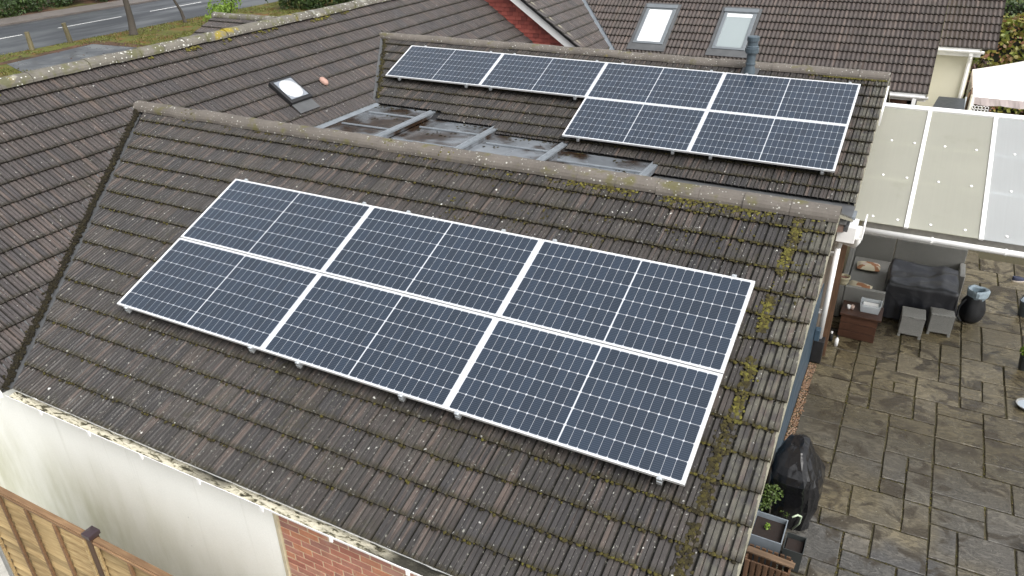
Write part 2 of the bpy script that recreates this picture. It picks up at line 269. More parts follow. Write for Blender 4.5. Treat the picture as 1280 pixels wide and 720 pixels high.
# ------------------------------------------------------------------ object helpers
WL = {}
def mesh(name, verts, faces, mat, attrs=None, smooth=False):
    me = bpy.data.meshes.new(name); me.from_pydata([tuple(v) for v in verts], [], faces)
    for a, vals in (attrs or {}).items():
        at = me.attributes.new(a, 'FLOAT', 'POINT'); at.data.foreach_set('value', vals)
    if mat: me.materials.append(mat)
    if smooth: me.polygons.foreach_set('use_smooth', [True]*len(me.polygons))
    me.update(); return me
def link(name, me, parent=None, loc=None, mat4=None):
    o = bpy.data.objects.new(name, me); COL.objects.link(o)
    if parent: o.parent = parent
    if mat4 is not None: o.matrix_basis = mat4
    elif loc is not None: o.location = loc
    return o
def tag(o, label=None, cat=None, group=None, kind=None):
    if label: o['label'] = label
    if cat: o['category'] = cat
    if group: o['group'] = group
    if kind: o['kind'] = kind
    return o
def thing(name, loc, label, cat, group=None, rot=None):
    o = bpy.data.objects.new(name, None); COL.objects.link(o); o.location = loc; o.empty_display_size = .2
    if rot: o.rotation_euler = rot
    WL[o] = Vector(loc); return tag(o, label, cat, group)
def add(name, verts, faces, mat, parent=None, attrs=None, smooth=False, kind=None):
    """one mesh from world coordinates; origin at its centre, under an unrotated parent"""
    lo = Vector([min(v[i] for v in verts) for i in range(3)]); hi = Vector([max(v[i] for v in verts) for i in range(3)])
    c = Vector(((lo.x+hi.x)/2, (lo.y+hi.y)/2, lo.z))
    o = link(name, mesh(name, [Vector(v)-c for v in verts], faces, mat, attrs, smooth), parent, c-(WL[parent] if parent else Vector()))
    WL[o] = c
    if kind: o['kind'] = kind
    return o
class G:
    """collects shapes in world coordinates"""
    def __init__(s): s.v = []; s.f = []; s.r = []
    def raw(s, v, f, r=0.): b = len(s.v); s.v += [Vector(x) for x in v]; s.f += [tuple(i+b for i in q) for q in f]; s.r += [r]*len(v); return s
    def box(s, a, b, r=0.):
        x0, y0, z0 = a; x1, y1, z1 = b
        return s.raw([(x0,y0,z0),(x1,y0,z0),(x1,y1,z0),(x0,y1,z0),(x0,y0,z1),(x1,y0,z1),(x1,y1,z1),(x0,y1,z1)], [(0,3,2,1),(4,5,6,7),(0,1,5,4),(1,2,6,5),(2,3,7,6),(3,0,4,7)], r)
    def obox(s, o, U, V, N, a, b, r=0.):
        q = G().box(a, b); return s.raw([o+U*p.x+V*p.y+N*p.z for p in q.v], q.f, r)
    def tube(s, pts, rad, n=8, cap=True, r=0.):
        pts = [Vector(p) for p in pts]; rads = rad if isinstance(rad, (list, tuple)) else [rad]*len(pts); vs = []; fs = []
        prev = None
        for i, p in enumerate(pts):
            d = (pts[min(i+1, len(pts)-1)]-pts[max(i-1, 0)]).normalized()
            a = prev if prev else (Vector((0, 0, 1)) if abs(d.z) < .9 else Vector((1, 0, 0)))
            u = (a-d*a.dot(d)).normalized(); prev = u; q = d.cross(u)
            vs += [p+(u*math.cos(t)+q*math.sin(t))*rads[i] for t in [2*math.pi*j/n for j in range(n)]]
        for i in range(len(pts)-1):
            for j in range(n): fs.append((i*n+j, i*n+(j+1) % n, (i+1)*n+(j+1) % n, (i+1)*n+j))
        if cap: fs += [tuple(range(n))[::-1], tuple(range((len(pts)-1)*n, len(pts)*n))]
        return s.raw(vs, fs, r)
    def lathe(s, c, prof, n=16, r=0., sx=1, sy=1):
        vs = []; fs = []; c = Vector(c)
        for (rr, z) in prof: vs += [c+Vector((rr*sx*math.cos(2*math.pi*j/n), rr*sy*math.sin(2*math.pi*j/n), z)) for j in range(n)]
        for i in range(len(prof)-1):
            for j in range(n): fs.append((i*n+j, i*n+(j+1) % n, (i+1)*n+(j+1) % n, (i+1)*n+j))
        return s.raw(vs, fs, r)
    def prism(s, poly, d):
        """polygon (list of 3D points) extruded by vector d"""
        n = len(poly); d = Vector(d); vs = [Vector(p) for p in poly]+[Vector(p)+d for p in poly]
        return s.raw(vs, [tuple(range(n))[::-1], tuple(range(n, 2*n))]+[(i, (i+1) % n, (i+1) % n+n, i+n) for i in range(n)])
    def add(s, name, mat, parent=None, smooth=False, kind=None, rnd=False): return add(name, s.v, s.f, mat, parent, {'rnd': s.r} if rnd else None, smooth, kind)
def bevel(o, w=.01, seg=2):
    m = o.modifiers.new('bevel', 'BEVEL'); m.width = w; m.segments = seg; m.limit_method = 'ANGLE'; return o
def px(p):
    d = Vector(p)-CAM; z = d.dot(cf)
    return (640+F*d.dot(cr)/z, 360-F*d.dot(cu)/z, z)

GZ = -2.9
# ------------------------------------------------------------------ ground, road, lawn
def sheet(name, poly, z, mat, kind='structure'):
    return tag(add(name, [(x, y, z) for x, y in poly], [tuple(range(len(poly)))], mat), kind=kind)
sheet('ground', [(-400, -300), (300, -300), (300, 500), (-400, 500)], GZ-.06, LITTER)
sheet('lawn', [(-31.9, -40), (-5, -40), (-5, 90), (-31.9, 90)], GZ-.05, LAWN)
sheet('back_garden_lawn', [(-3, 17.5), (40, 17.5), (40, 60), (-3, 60)], GZ-.045, LAWN)
sheet('road', [(-40.4, -200), (-31.85, -200), (-31.85, 300), (-40.4, 300)], GZ-.046, ASPH)
g = G(); g.box((-42.6, -200, GZ-.2), (-40.4, 300, GZ+.05)); tag(g.add('pavement', PAVE), kind='structure')
sheet('driveway', [(-29.5, 16.1), (-30.1, 20.9), (-27.4, 21.1), (-25, 21.2), (-21, 18), (-20, 13), (-22, 11.5), (-26.5, 15.1)], GZ-.04, DRIVE)
sheet('leaf_strewn_border', [(-29.9, 14.5), (-30.75, 21.6), (-27.4, 21.75), (-25, 21.8), (-25, 21.2), (-27.4, 21.1), (-30.1, 20.9), (-29.5, 16.1)], GZ-.036, LITTER)
g = G()
for i in range(-4, 10):
    y = 23.4+6.4*i; x = -36.45-.03*(y-23)
    g.raw([(x-.07, y, GZ-.042), (x+.07, y, GZ-.042), (x-.06, y+4.25, GZ-.042), (x-.2, y+4.25, GZ-.042)], [(0, 1, 2, 3)])
tag(g.add('road_marking', LINE), kind='structure')

# ------------------------------------------------------------------ roof tiles
TF = math.tan(R(22.09)); TM = .69
ZR = 1.115; YF = 3.08; YB = 9.22; ZB = 1.128; XV = 6.86
zfront = lambda y: ZR-TF*abs(y-YF)
zrear = lambda y: ZB-TF*abs(y-YB)
zmain = lambda x: -.965-TM*x
XM = -3.85; ZM = zmain(XM)

def tile_arrays(W, Lt, th, rnd, prof, rs, lift):
    """tile in local axes: x across, y up the slope from the front edge, z out of the roof"""
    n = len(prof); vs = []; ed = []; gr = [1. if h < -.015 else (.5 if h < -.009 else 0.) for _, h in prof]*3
    tw = rs.uniform(-.002, .002); sk = rs.uniform(-.004, .004); dz = rs.uniform(-.001, .002)
    for (u, h) in prof: vs.append((u, rs.uniform(-.003, .003)+sk*u/W, th+h+dz+tw*(u/W))); ed.append(1.)
    for (u, h) in prof: vs.append((u, Lt, h-.003+lift)); ed.append(0.)
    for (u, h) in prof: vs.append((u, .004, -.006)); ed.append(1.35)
    f = [(i, i+1, n+i+1, n+i) for i in range(n-1)]+[(2*n+i, 2*n+i+1, i+1, i) for i in range(n-1)]
    f += [(2*n, 0, n), (n-1, 3*n-1, 2*n-1)]
    return vs, f, ed, gr
W0 = .2985
RIB = []
for b in range(3):
    u = b*.1; RIB += [(u+.001, -.018), (u+.015, 0), (u+.045, -.001), (u+.051, -.0095), (u+.057, -.001), (u+.086, 0)]
RIB += [(.2965, -.018)]
WAV = [(.2985*i/12, .008+.014*math.cos(2*math.pi*i/4)) for i in range(13)]
def make_bank(key, prof, Lt, th, lift=.001, n=14):
    rs = random.Random(key); out = []
    for i in range(n):
        r = (i+.5)/n
        v, f, e, gr = tile_arrays(W0, Lt, th, r, prof, rs, lift); out.append((v, f, list(zip(e, gr)), r))
    return out
class Slope:
    def __init__(s, O, U, V, bank, mat, n, step, u0, u1, clipf=None, skip=None, seed=1, W=.2995, stagger=0):
        U = Vector(U).normalized(); V = Vector(V).normalized(); N = U.cross(V); s.items = []
        rs = random.Random(seed); s.mat = mat
        M = Matrix((U, V, N)).transposed().to_4x4(); cols = int((u1-u0)/W+.999)
        for c in range(n):
            for k in range(cols):
                p = Vector(O)+U*(u0+k*W+(stagger*W if c % 2 else 0))+V*(c*step)
                i = rs.randrange(len(bank)); v, f, e, r = bank[i]
                m = Matrix.Translation(p) @ M @ Matrix.Rotation(rs.uniform(-.004, .004), 4, 'Z')
                ctr = m @ Vector((.15, step*.5, 0)); corners = [m @ Vector(q) for q in ((0, 0, 0), (.3, 0, 0), (.3, step+.05, 0), (0, step+.05, 0))]
                if skip and skip(ctr): continue
                cl = None
                if clipf:
                    pl = clipf(ctr); dd = [min((q-Vector(a)).dot(Vector(b)) for a, b in pl) for q in corners]
                    if max(dd) < .02: continue
                    if min(dd) < 0: cl = pl
                s.items.append((m, i, bank, cl, ctr, N))
def cut(verts, faces, ed, planes):
    bm = bmesh.new(); L = bm.verts.layers.float.new('edge'); L2 = bm.verts.layers.float.new('groove'); vs = []
    for v, e in zip(verts, ed): x = bm.verts.new(v); x[L] = e[0]; x[L2] = e[1]; vs.append(x)
    for f in faces: bm.faces.new([vs[i] for i in f])
    for a, b in planes:
        bmesh.ops.bisect_plane(bm, geom=bm.verts[:]+bm.edges[:]+bm.faces[:], plane_co=a, plane_no=b, clear_inner=True)
    bm.verts.index_update(); r = ([v.co.copy() for v in bm.verts], [tuple(v.index for v in f.verts) for f in bm.faces], [(v[L], v[L2]) for v in bm.verts]); bm.free(); return r
def lay_tiles(slopes, parent, budget, hidden):
    cand = []
    for sl in slopes:
        for it in sl.items:
            q = px(it[4]); ctr = it[4]; toc = CAM-ctr
            if 10 < q[2] or q[2] > 0:
                vis = -20 < q[0] < 1300 and -20 < q[1] < 740 and toc.dot(it[5]) > 0 and not hidden(ctr)
                if vis: cand.append((toc.length/max(.15, toc.normalized().dot(it[5])), id(it), it, sl))
    cand.sort(key=lambda c: c[0]); chosen = {c[1] for c in cand[:budget]}
    cache = {}; P = WL[parent]
    for sl in slopes:
        V = []; Fc = []; E_ = []; Rn = []
        for it in sl.items:
            m, i, bank, cl, ctr, N = it; v, f, e, r = bank[i]
            if id(it) in chosen:
                if cl:
                    vv, ff, ee = cut([m @ Vector(q) for q in v], f, e, cl)
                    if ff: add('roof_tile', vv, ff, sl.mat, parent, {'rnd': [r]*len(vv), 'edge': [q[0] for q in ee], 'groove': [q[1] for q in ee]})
                else:
                    key = (id(bank), i, sl.mat.name)
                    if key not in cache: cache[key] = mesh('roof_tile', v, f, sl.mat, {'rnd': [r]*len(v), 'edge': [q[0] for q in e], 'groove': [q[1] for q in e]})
                    link('roof_tile', cache[key], parent, mat4=Matrix.Translation(-P) @ m)
            else:
                vv = [m @ Vector(q) for q in v]; ff = f; ee = e
                if cl: vv, ff, ee = cut(vv, f, e, cl)
                b = len(V); V += vv; Fc += [tuple(x+b for x in q) for q in ff]; E_ += ee; Rn += [r]*len(vv)
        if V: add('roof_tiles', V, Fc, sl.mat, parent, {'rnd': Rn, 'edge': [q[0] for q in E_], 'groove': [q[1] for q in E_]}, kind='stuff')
def ridge_run(parent, a, b, name='ridge_tile', rad=.125, L=.455, mat=RIDGE, seed=3):
    a, b = Vector(a), Vector(b); d = (b-a); n = max(1, round(d.length/L)); st = d/n; rs = random.Random(seed)
    dn = d.normalized(); side = dn.cross(Vector((0, 0, 1))).normalized(); up_ = Vector((0, 0, 1))
    for i in range(n):
        p = a+st*i; q = a+st*(i+1)-dn*.003; vs = []; fs = []; K = 10; j1, j2 = rs.uniform(-.006, .006), rs.uniform(-.006, .006)
        for (c, rr) in ((p, rad+.004), (q, rad-.002)):
            for s_ in (rr, rr-.018):
                vs += [c+side*(s_*math.cos(t)+j1)+up_*(s_*math.sin(t)*.86+j2-.03) for t in [math.pi*(1.06*k_/K-.03) for k_ in range(K+1)]]
        n1 = K+1
        for k_ in range(K):
            fs.append((k_, k_+1, 2*n1+k_+1, 2*n1+k_)); fs.append((n1+k_, k_+n1+2*n1, k_+1+3*n1, n1+k_+1))
            fs.append((k_+1, k_, n1+k_, n1+k_+1)); fs.append((2*n1+k_, 2*n1+k_+1, 3*n1+k_+1, 3*n1+k_))
        add(name, vs, fs, mat, parent, smooth=False)
class Moss:
    def __init__(s): s.v = []; s.f = []; s.r = []; s.rs = random.Random(11)
    def lump(s, p, N, size, r, flat=.5):
        rs = s.rs; N = Vector(N); a = N.orthogonal().normalized(); b = N.cross(a); n = 6; base = len(s.v); ph = rs.random()*6
        for ring, (k_, h) in enumerate(((1, -.15), (.72, .55))):
            for j in range(n):
                q = size*k_*rs.uniform(.7, 1.25); t = ph+2*math.pi*j/n
                s.v.append(Vector(p)+a*q*math.cos(t)+b*q*math.sin(t)+N*size*flat*h)
        s.v.append(Vector(p)+N*size*flat*rs.uniform(.7, 1.1))
        for j in range(n):
            j2 = (j+1) % n; s.f += [(base+j, base+j2, base+n+j2, base+n+j), (base+n+j, base+n+j2, base+2*n)]
        s.r += [min(1, max(0, r+rs.uniform(-.1, .1)))]*(2*n+1)

# ================================================================== bungalow
BH = thing('bungalow', (2, 3.5, GZ), 'white rendered bungalow with mossy grey concrete tile roofs carrying both solar panel arrays', 'house')
NF = Vector((0, -math.sin(R(22.09)), math.cos(R(22.09)))); VF = Vector((0, math.cos(R(22.09)), math.sin(R(22.09))))
LIFT = -.012
STF = .2595/math.cos(R(22.09)); bankF = make_bank(1, RIB, STF+.05, .03); 
STM = .302; bankM = make_bank(2, RIB, STM+.05, .03)
ye = -1.08; base = Vector((0, ye, zfront(ye)))+NF*LIFT
vx = lambda z: (z+.965)/-TM               # where the main slope has height z
# valley in plan: main height = wing height
def valley_dir(zw_slope_y):                 # direction in plan of valley for a wing plane z = c + s*y
    return Vector((-zw_slope_y/TM, 1, 0)).normalized()
v1d = valley_dir(TF); v1p = Vector((vx(ZR), YF, 0))
v2p = Vector((vx(ZB), YB, 0)); v2d = v1d
v3d = valley_dir(-TF)
def off(p, d, side, gap): n_ = Vector((d.y, -d.x, 0))*side; return (p+n_*gap, n_)   # +1 keeps the +x side
cF = lambda c: [off(v1p, v1d, 1, .085)]
BAYS = [(-1.84, -.48, .29, 7.18), (-.48, .95, .21, 6.985), (.95, 2.33, .145, 6.83), (2.33, 3.95, .085, 6.68), (3.95, 6.9, -.02, 6.425)]
def bay(x): return next((b for b in BAYS if x < b[1]), BAYS[-1])
def cB(c): return [off(v2p, v2d, 1, .06), (Vector((0, bay(c.x)[3], 0)), Vector((0, 1, 0)))]
def cFr(c): return [off(v1p, v3d, 1, .06), (Vector((0, YF+(ZR-bay(c.x)[2]-.02)/TF, 0)), Vector((0, -1, 0)))]
def cBr(c): return [off(v2p, v3d, 1, .06)]
def cM(c):
    y = c.y
    if y < YF: return [off(v1p, v1d, -1, .03)]
    if y < 5.1: return [off(v1p, v3d, -1, .03)]
    if y < 7.2: return [(Vector((-1.82, 0, 0)), Vector((-1, 0, 0)))]
    if y < YB: return [off(v2p, v2d, -1, .05)]
    return [off(v2p, v3d, -1, .05)]
PITM = math.atan(TM); NMv = Vector((math.sin(PITM), 0, math.cos(PITM)))
x0m = -.57; mbase = Vector((x0m, 0, zmain(x0m)))+NMv*LIFT
slF = Slope(base, (1, 0, 0), VF, bankF, FRONT, 16, STF, XV-.2995*34, XV-.01, cF, seed=5)
ybase = YB-.2595*11.0
slB = Slope(Vector((0, ybase, zrear(ybase)))+NF*LIFT, (1, 0, 0), VF, bankF, FRONT, 11, STF, XV-.02-.2995*34, XV-.03, cB, seed=6)
NFr = Vector((0, -NF.y, NF.z)); VFr = Vector((0, -VF.y, VF.z))
slFr = Slope(Vector((0, YF+.2595*12, zfront(YF+.2595*12)))+NFr*LIFT, (-1, 0, 0), VFr, bankF, FRONT, 12, STF, -XV, 4, cFr, seed=8)
slBr = Slope(Vector((0, YB+.2595*16, zrear(YB+.2595*16)))+NFr*LIFT, (-1, 0, 0), VFr, bankF, FRONT, 16, STF, -XV+.02, 4, cBr, seed=9)
YG = -1.15; stepx = STM*math.cos(PITM)
slM = Slope(mbase, (0, 1, 0), (-math.cos(PITM), 0, math.sin(PITM)), bankM, MAIN, 13, STM, YG, 13.85, cM, seed=10)
xw = 2*XM-x0m
slMw = Slope(Vector((xw, 0, mbase.z)), (0, -1, 0), (math.cos(PITM), 0, math.sin(PITM)), bankM, MAIN, 13, STM, -13.85, -YG, None, seed=12)
# west porch wing beyond the main ridge
YP, ZP, XP = 10.65, 1.0, -9.55
slP = Slope(Vector((0, YP-.2595*12, ZP-TF*.2595*12))+NF*LIFT, (1, 0, 0), VF, bankF, MAIN, 12, STF, XP, -3.9, lambda c: [(Vector((-4.2, 0, 0)), Vector((-1, 0, 0)))], seed=13)
slPr = Slope(Vector((0, YP+.2595*12, ZP-TF*.2595*12))+NFr*LIFT, (-1, 0, 0), VFr, bankF, MAIN, 12, STF, 4.2, -XP, None, seed=14)
def under_panel(c):
    u = c.x; v = (c-Vector((0, 0, 0))).dot(VF)
    if .12 < u < 6.0 and .1 < v < 2.0 and c.y < 3: return True
    return False
lay_tiles([slF, slB, slM, slFr, slBr, slMw, slP, slPr], BH, 300, under_panel)

# roof decks just under the tiles
d = .035
def deck(name, poly, mat=BLACKRUB):
    g = G(); n_ = (Vector(poly[1])-Vector(poly[0])).cross(Vector(poly[2])-Vector(poly[0])).normalized()
    if n_.z < 0: n_ = -n_
    g.prism([Vector(p)-n_*d for p in poly], -n_*.06); return g.add(name, mat, BH)
bx = vx(zfront(ye)); bx2 = vx(zrear(6.4))
deck('roof_deck', [(bx, ye+.03, zfront(ye+.03)), (XV-.05, ye+.03, zfront(ye+.03)), (XV-.05, YF, ZR), (vx(ZR), YF, ZR)])
deck('roof_deck', [(vx(ZR), YF, ZR), (XV-.05, YF, ZR), (XV-.05, 6.1, zfront(6.1)), (-1.84, 5.2, zfront(6.1)+.35), ][:3]+[(-1.2, 6.1, zfront(6.1))])
deck('roof_deck', [(-1.2, 6.45, zrear(6.45)), (XV-.06, 6.45, zrear(6.45)), (XV-.06, YB, ZB), (vx(ZB), YB, ZB)])
deck('roof_deck', [(vx(ZB), YB, ZB), (XV-.06, YB, ZB), (XV-.06, 13.35, zrear(13.35)), (-.6, 13.35, zrear(13.35))])
deck('roof_deck', [(x0m, YG+.03, zmain(x0m)), (XM, YG+.03, ZM), (XM, YF, ZM), (vx(ZR), YF, ZR), (bx, ye, zfront(ye))])
deck('roof_deck', [(vx(ZR), YF, ZR), (XM, YF, ZM), (XM, YB, ZM), (vx(ZB), YB, ZB), (-1.85, 7.18, zmain(-1.85)), (-1.85, 5.1, zmain(-1.85))])
deck('roof_deck', [(vx(ZB), YB, ZB), (XM, YB, ZM), (XM, 13.85, ZM), (-.9, 13.85, zmain(-.9)), (-.9, 12.4, zmain(-.9))])
deck('roof_deck', [(xw, YG+.03, zmain(x0m)), (XM, YG+.03, ZM), (XM, 13.85, ZM), (xw, 13.85, zmain(x0m))])
yp = YP-3.1
deck('roof_deck', [(XP+.05, yp, ZP-TF*3.1), (-4.2, yp, ZP-TF*3.1), (-4.2, YP, ZP), (XP+.05, YP, ZP)])
deck('roof_deck', [(XP+.05, YP+3.1, ZP-TF*3.1), (-4.2, YP+3.1, ZP-TF*3.1), (-4.2, YP, ZP), (XP+.05, YP, ZP)])
# ridges
ridge_run(BH, (vx(ZR)-.06, YF, ZR), (XV, YF, ZR), seed=3)
ridge_run(BH, (vx(ZB)-.06, YB, ZB+.005), (XV-.02, YB, ZB+.005), rad=.115, seed=4)
ridge_run(BH, (XM, YG, ZM-.005), (XM, 13.8, ZM-.005), rad=.135, mat=RIDGEM, seed=5)
ridge_run(BH, (XP, YP, ZP), (-4.7, YP, ZP), rad=.12, mat=RIDGEM, seed=6)
# valley linings
def valley(p, dv, zf, lo, hi, wl, wr, mat=LEAD3):
    g = G(); n_ = Vector((dv.y, -dv.x, 0)); N_ = 8; vs = []
    for i in range(N_+1):
        q = p+dv*(lo+(hi-lo)*i/N_); z = zf(q)
        vs += [(q.x-n_.x*wl, q.y-n_.y*wl, zmain(q.x-n_.x*wl)-.012), (q.x, q.y, z-.03), (q.x+n_.x*wr, q.y+n_.y*wr, zw(q.y+n_.y*wr)-.012)]
    fs = []
    for i in range(N_): b = i*3; fs += [(b, b+1, b+4, b+3), (b+1, b+2, b+5, b+4)]
    g.raw(vs, fs); return g.add('valley_lining', mat, BH)
zw = zfront; valley(v1p, v1d, lambda q: zmain(q.x), -4.85, 0, .12, .14)
zw = zrear; valley(v2p, v2d, lambda q: zmain(q.x), -2.4, 0, .1, .1)
valley(v2p, v3d, lambda q: zmain(q.x), 0, 4.5, .1, .1)

# stepped lead valley floor between the two wings
for (x0, x1, z, yr) in BAYS:
    yf = YF+(ZR-z)/TF-.25; g = G(); g.box((x0+.004, yf, z-.09), (min(x1, 6.84)-.004, yr+.14, z-.022)); g.add('lead_bay', LEAD if z > 0 else LEAD3, BH)
    if z > 0:
        o = G(); xs = x0 if x0 > -1.7 else -1.72
        for yy in (yr-.5, yr-1.28):
            if yy > yf+.2: o.tube([(xs+.12, yy, z-.012), (x1-.1, yy+.02, z-.012)], .021, 8)
        o.box((x1-.1, yf, z-.03), (x1+.0, yr+.13, z-.004)); o.tube([(x1-.1, yf, z-.006), (x1-.1, yr+.1, z-.006)], .02, 8)
        o.add('lead_roll', LEAD2, BH)
g = G(); g.raw([(-1.95, 5.0, zmain(-1.95)+.006-.04), (-1.72, 5.0, .272), (-1.72, 7.2, .272), (-1.95, 7.2, zmain(-1.95)+.006-.04)], [(0, 1, 2, 3)]); g.add('lead_apron', LEAD2, BH)

# walls
g = G(); g.prism([(XM*2+.85, -.96, GZ-.1), (2.985, -.96, GZ-.1), (2.985, -.96, -.66), (-.5, -.96, -.7), (XM, -.96, ZM-.13), (XM*2+.85, -.96, -.7)], (0, .25, 0)); g.add('rendered_wall', RENDER, BH)
g = G(); g.box((2.985, -.958, GZ-.1), (6.6, -.6, -.66)); bw = g.add('brick_wall', MORTAR, BH)
BRV = []
rs = random.Random(4)
def brick_mesh(w_, h_, t_):
    j = [rs.uniform(-.003, .003) for _ in range(8)]
    v = [(j[0], 0, j[1]), (w_+j[2], 0, j[3]), (w_+j[4], 0, h_+j[5]), (j[6], 0, h_+j[7])]; c_ = .004
    return mesh('brick', [(a+c_*(1 if a < w_/2 else -1), -t_, b+c_*(1 if b < h_/2 else -1)) for a, _, b in v]+v, [(0, 1, 2, 3), (4, 5, 1, 0), (5, 6, 2, 1), (6, 7, 3, 2), (7, 4, 0, 3)], BRICK)
full = [brick_mesh(.215, .065, .003+.0008*i) for i in range(6)]; half = [brick_mesh(.1025, .065, .003+.001*i) for i in range(3)]
z = -.745; row = 0
while z > -2.3:
    x_ = 3.01; hdr = row % 2
    if hdr: link('brick', rs.choice(half), bw, (x_-WL[bw].x, -.958-WL[bw].y, z-WL[bw].z)); x_ += .1125
    while x_ < 5.3:
        link('brick', rs.choice(full), bw, (x_-WL[bw].x, -.958-WL[bw].y, z-WL[bw].z)); x_ += .225
    z -= .075; row += 1
g = G(); g.box((2.955, -.973, GZ), (2.99, -.95, -.66)); g.add('render_stop_bead', simple('beige_bead', (.5, .45, .33), .6), BH)
g = G(); g.prism([(6.6, -.96, GZ-.1), (6.6, 13.2, GZ-.1), (6.6, 13.2, zrear(13.2)-.14), (6.6, YB, ZB-.14), (6.6, 6.25, zrear(6.25)-.14), (6.6, YF, ZR-.14), (6.6, -.96, zfront(-.96)-.14)], (-.25, 0, 0)); g.add('gable_wall', FARBRICK, BH)
g = G(); g.box((6.598, .2, GZ-.05), (6.615, 6.85, -1.5)); g.add('painted_wall_panel', BLUEWALL, BH)
g = G(); g.prism([(x0m-.02, YG-.015, zmain(x0m-.02)+.0), (XM, YG-.015, ZM-.0), (XM, YG-.015, ZM-.12), (x0m-.02, YG-.015, zmain(x0m-.02)-.12)], (0, .022, 0)); g.prism([(xw, YG+.01, zmain(x0m)), (XM, YG+.01, ZM), (XM, YG+.01, ZM-.2), (xw, YG+.01, zmain(x0m)-.2)], (0, .022, 0)); g.add('bargeboard', WHITE, BH)
g = G(); g.box((XM*2+.75, -.6, GZ-.1), (XM*2+.9, 13.8, -.75)); g.box((XP+.25, YP-2.9, GZ-.1), (XP+.4, YP+2.9, -.2)); g.box((XP+.4, YP-2.9, GZ-.1), (-7, YP-2.75, -.3)); g.add('rendered_wall', RENDER, BH)
# verge, bargeboards
for (pts, xo) in (([(YF, ZR), (ye, zfront(ye))], XV), ([(YF, ZR), (6.0, zfront(6.0))], XV), ([(YB, ZB), (6.42, zrear(6.42))], XV-.02), ([(YB, ZB), (13.3, zrear(13.3))], XV-.02)):
    (ya, za), (yb, zb) = pts
    g = G(); g.prism([(xo-.02, ya, za-.005), (xo-.02, yb, zb-.005), (xo-.02, yb, zb-.04), (xo-.02, ya, za-.04)], (.022, 0, 0)); g.add('verge_mortar', VERGE, BH)
    bh_ = .2 if xo == XV else .09; g = G(); g.prism([(xo-.10, ya, za-.045), (xo-.10, yb, zb-.045), (xo-.10, yb, zb-bh_), (xo-.10, ya, za-bh_)], (.022, 0, 0)); g.add('bargeboard', BARGE if xo == XV else VERGE, BH)
    g = G(); g.prism([(6.6, ya, za-.1), (6.6, yb, zb-.1), (6.6, yb, zb-.13), (6.6, ya, za-.13)], (xo-.1-6.6, 0, 0)); g.add('soffit', BARGE, BH)
# white end of rear wing verge by its ridge
g = G(); g.prism([(XV-.02, YB-.1, ZB-.12), (XV-.02, YB-.75, zrear(YB-.75)-.06), (XV-.02, YB-.75, zrear(YB-.75)-.28), (XV-.02, YB-.1, ZB-.34)], (.02, 0, 0)); g.add('white_fascia', WHITE, BH)

# front eave gutter: white rim, flaky lichen and black debris in the channel
yg = -1.07; zg = -.628
def gutter(parent, a, b, out, rad=.055, name='gutter'):
    a, b, out = Vector(a), Vector(b), Vector(out); K = 8; vs = []
    for p in (a, b):
        for rr in (rad, rad-.006):
            vs += [p+out*(rr*-math.cos(math.pi*j/K))+Vector((0, 0, -rr*math.sin(math.pi*j/K))) for j in range(K+1)]
    n1 = K+1; fs = []
    for j in range(K): fs += [(j, j+1, 2*n1+j+1, 2*n1+j), (n1+j+1, n1+j, 3*n1+j, 3*n1+j+1)]
    fs += [(0, 2*n1, 3*n1, n1), (K, n1+K, 3*n1+K, 2*n1+K)]
    return add(name, vs, fs, WHITE, parent)
gu = gutter(BH, (bx+.05, yg-.02, zg), (XV-.02, yg-.02, zg), (0, -1, 0), .062)
k = NT('gutter_debris'); c = k.ramp(k.noise(7, 6, k.mapv(k.pos, (1.2, 4, 4)), .6, .8), [(.34, (.012, .01, .006)), (.44, (.1, .09, .05)), (.5, (.5, .47, .36)), (.75, (.6, .56, .46))]); c = k.mix(k.mr(k.noise(1.0, 3), .55, .7), c, (.03, .028, .02)); k.bump(k.noise(30, 4), .8, .02); DEB = k.fin(c, .9)
vs = []; fs = []; N_ = 110
for i in range(N_+1):
    x_ = bx+.07+(XV-.1-bx-.07)*i/N_
    for j, yy in enumerate((.052, .026, 0, -.026, -.052)):
        vs.append((x_, yg-.02+yy, zg-.012+.011*mnoise.noise(Vector((x_*9, j*.9, 2)))-(.008 if j in (0, 4) else 0)))
for i in range(N_):
    for j in range(4): fs.append((i*5+j, (i+1)*5+j, (i+1)*5+j+1, i*5+j+1))
add('gutter_debris', vs, fs, DEB, BH, kind='stuff')
for i in range(10):
    x_ = .05+i*.75; g = G(); g.box((x_, yg-.092, zg-.05), (x_+.03, yg-.078, zg+.006)); g.add('gutter_bracket', WHITE, gu)
g = G(); g.box((bx, -.985, -.70), (XV-.1, -.962, -.59)); g.add('fascia', WHITE, BH)
g = G(); g.tube([(-.42, -1.05, -.575), (-.32, -1.0, -.55), (-.2, -1.06, -.575), (-.05, -1.09, -.57)], .006, 6); g.add('loose_cable', WHITE, BH)
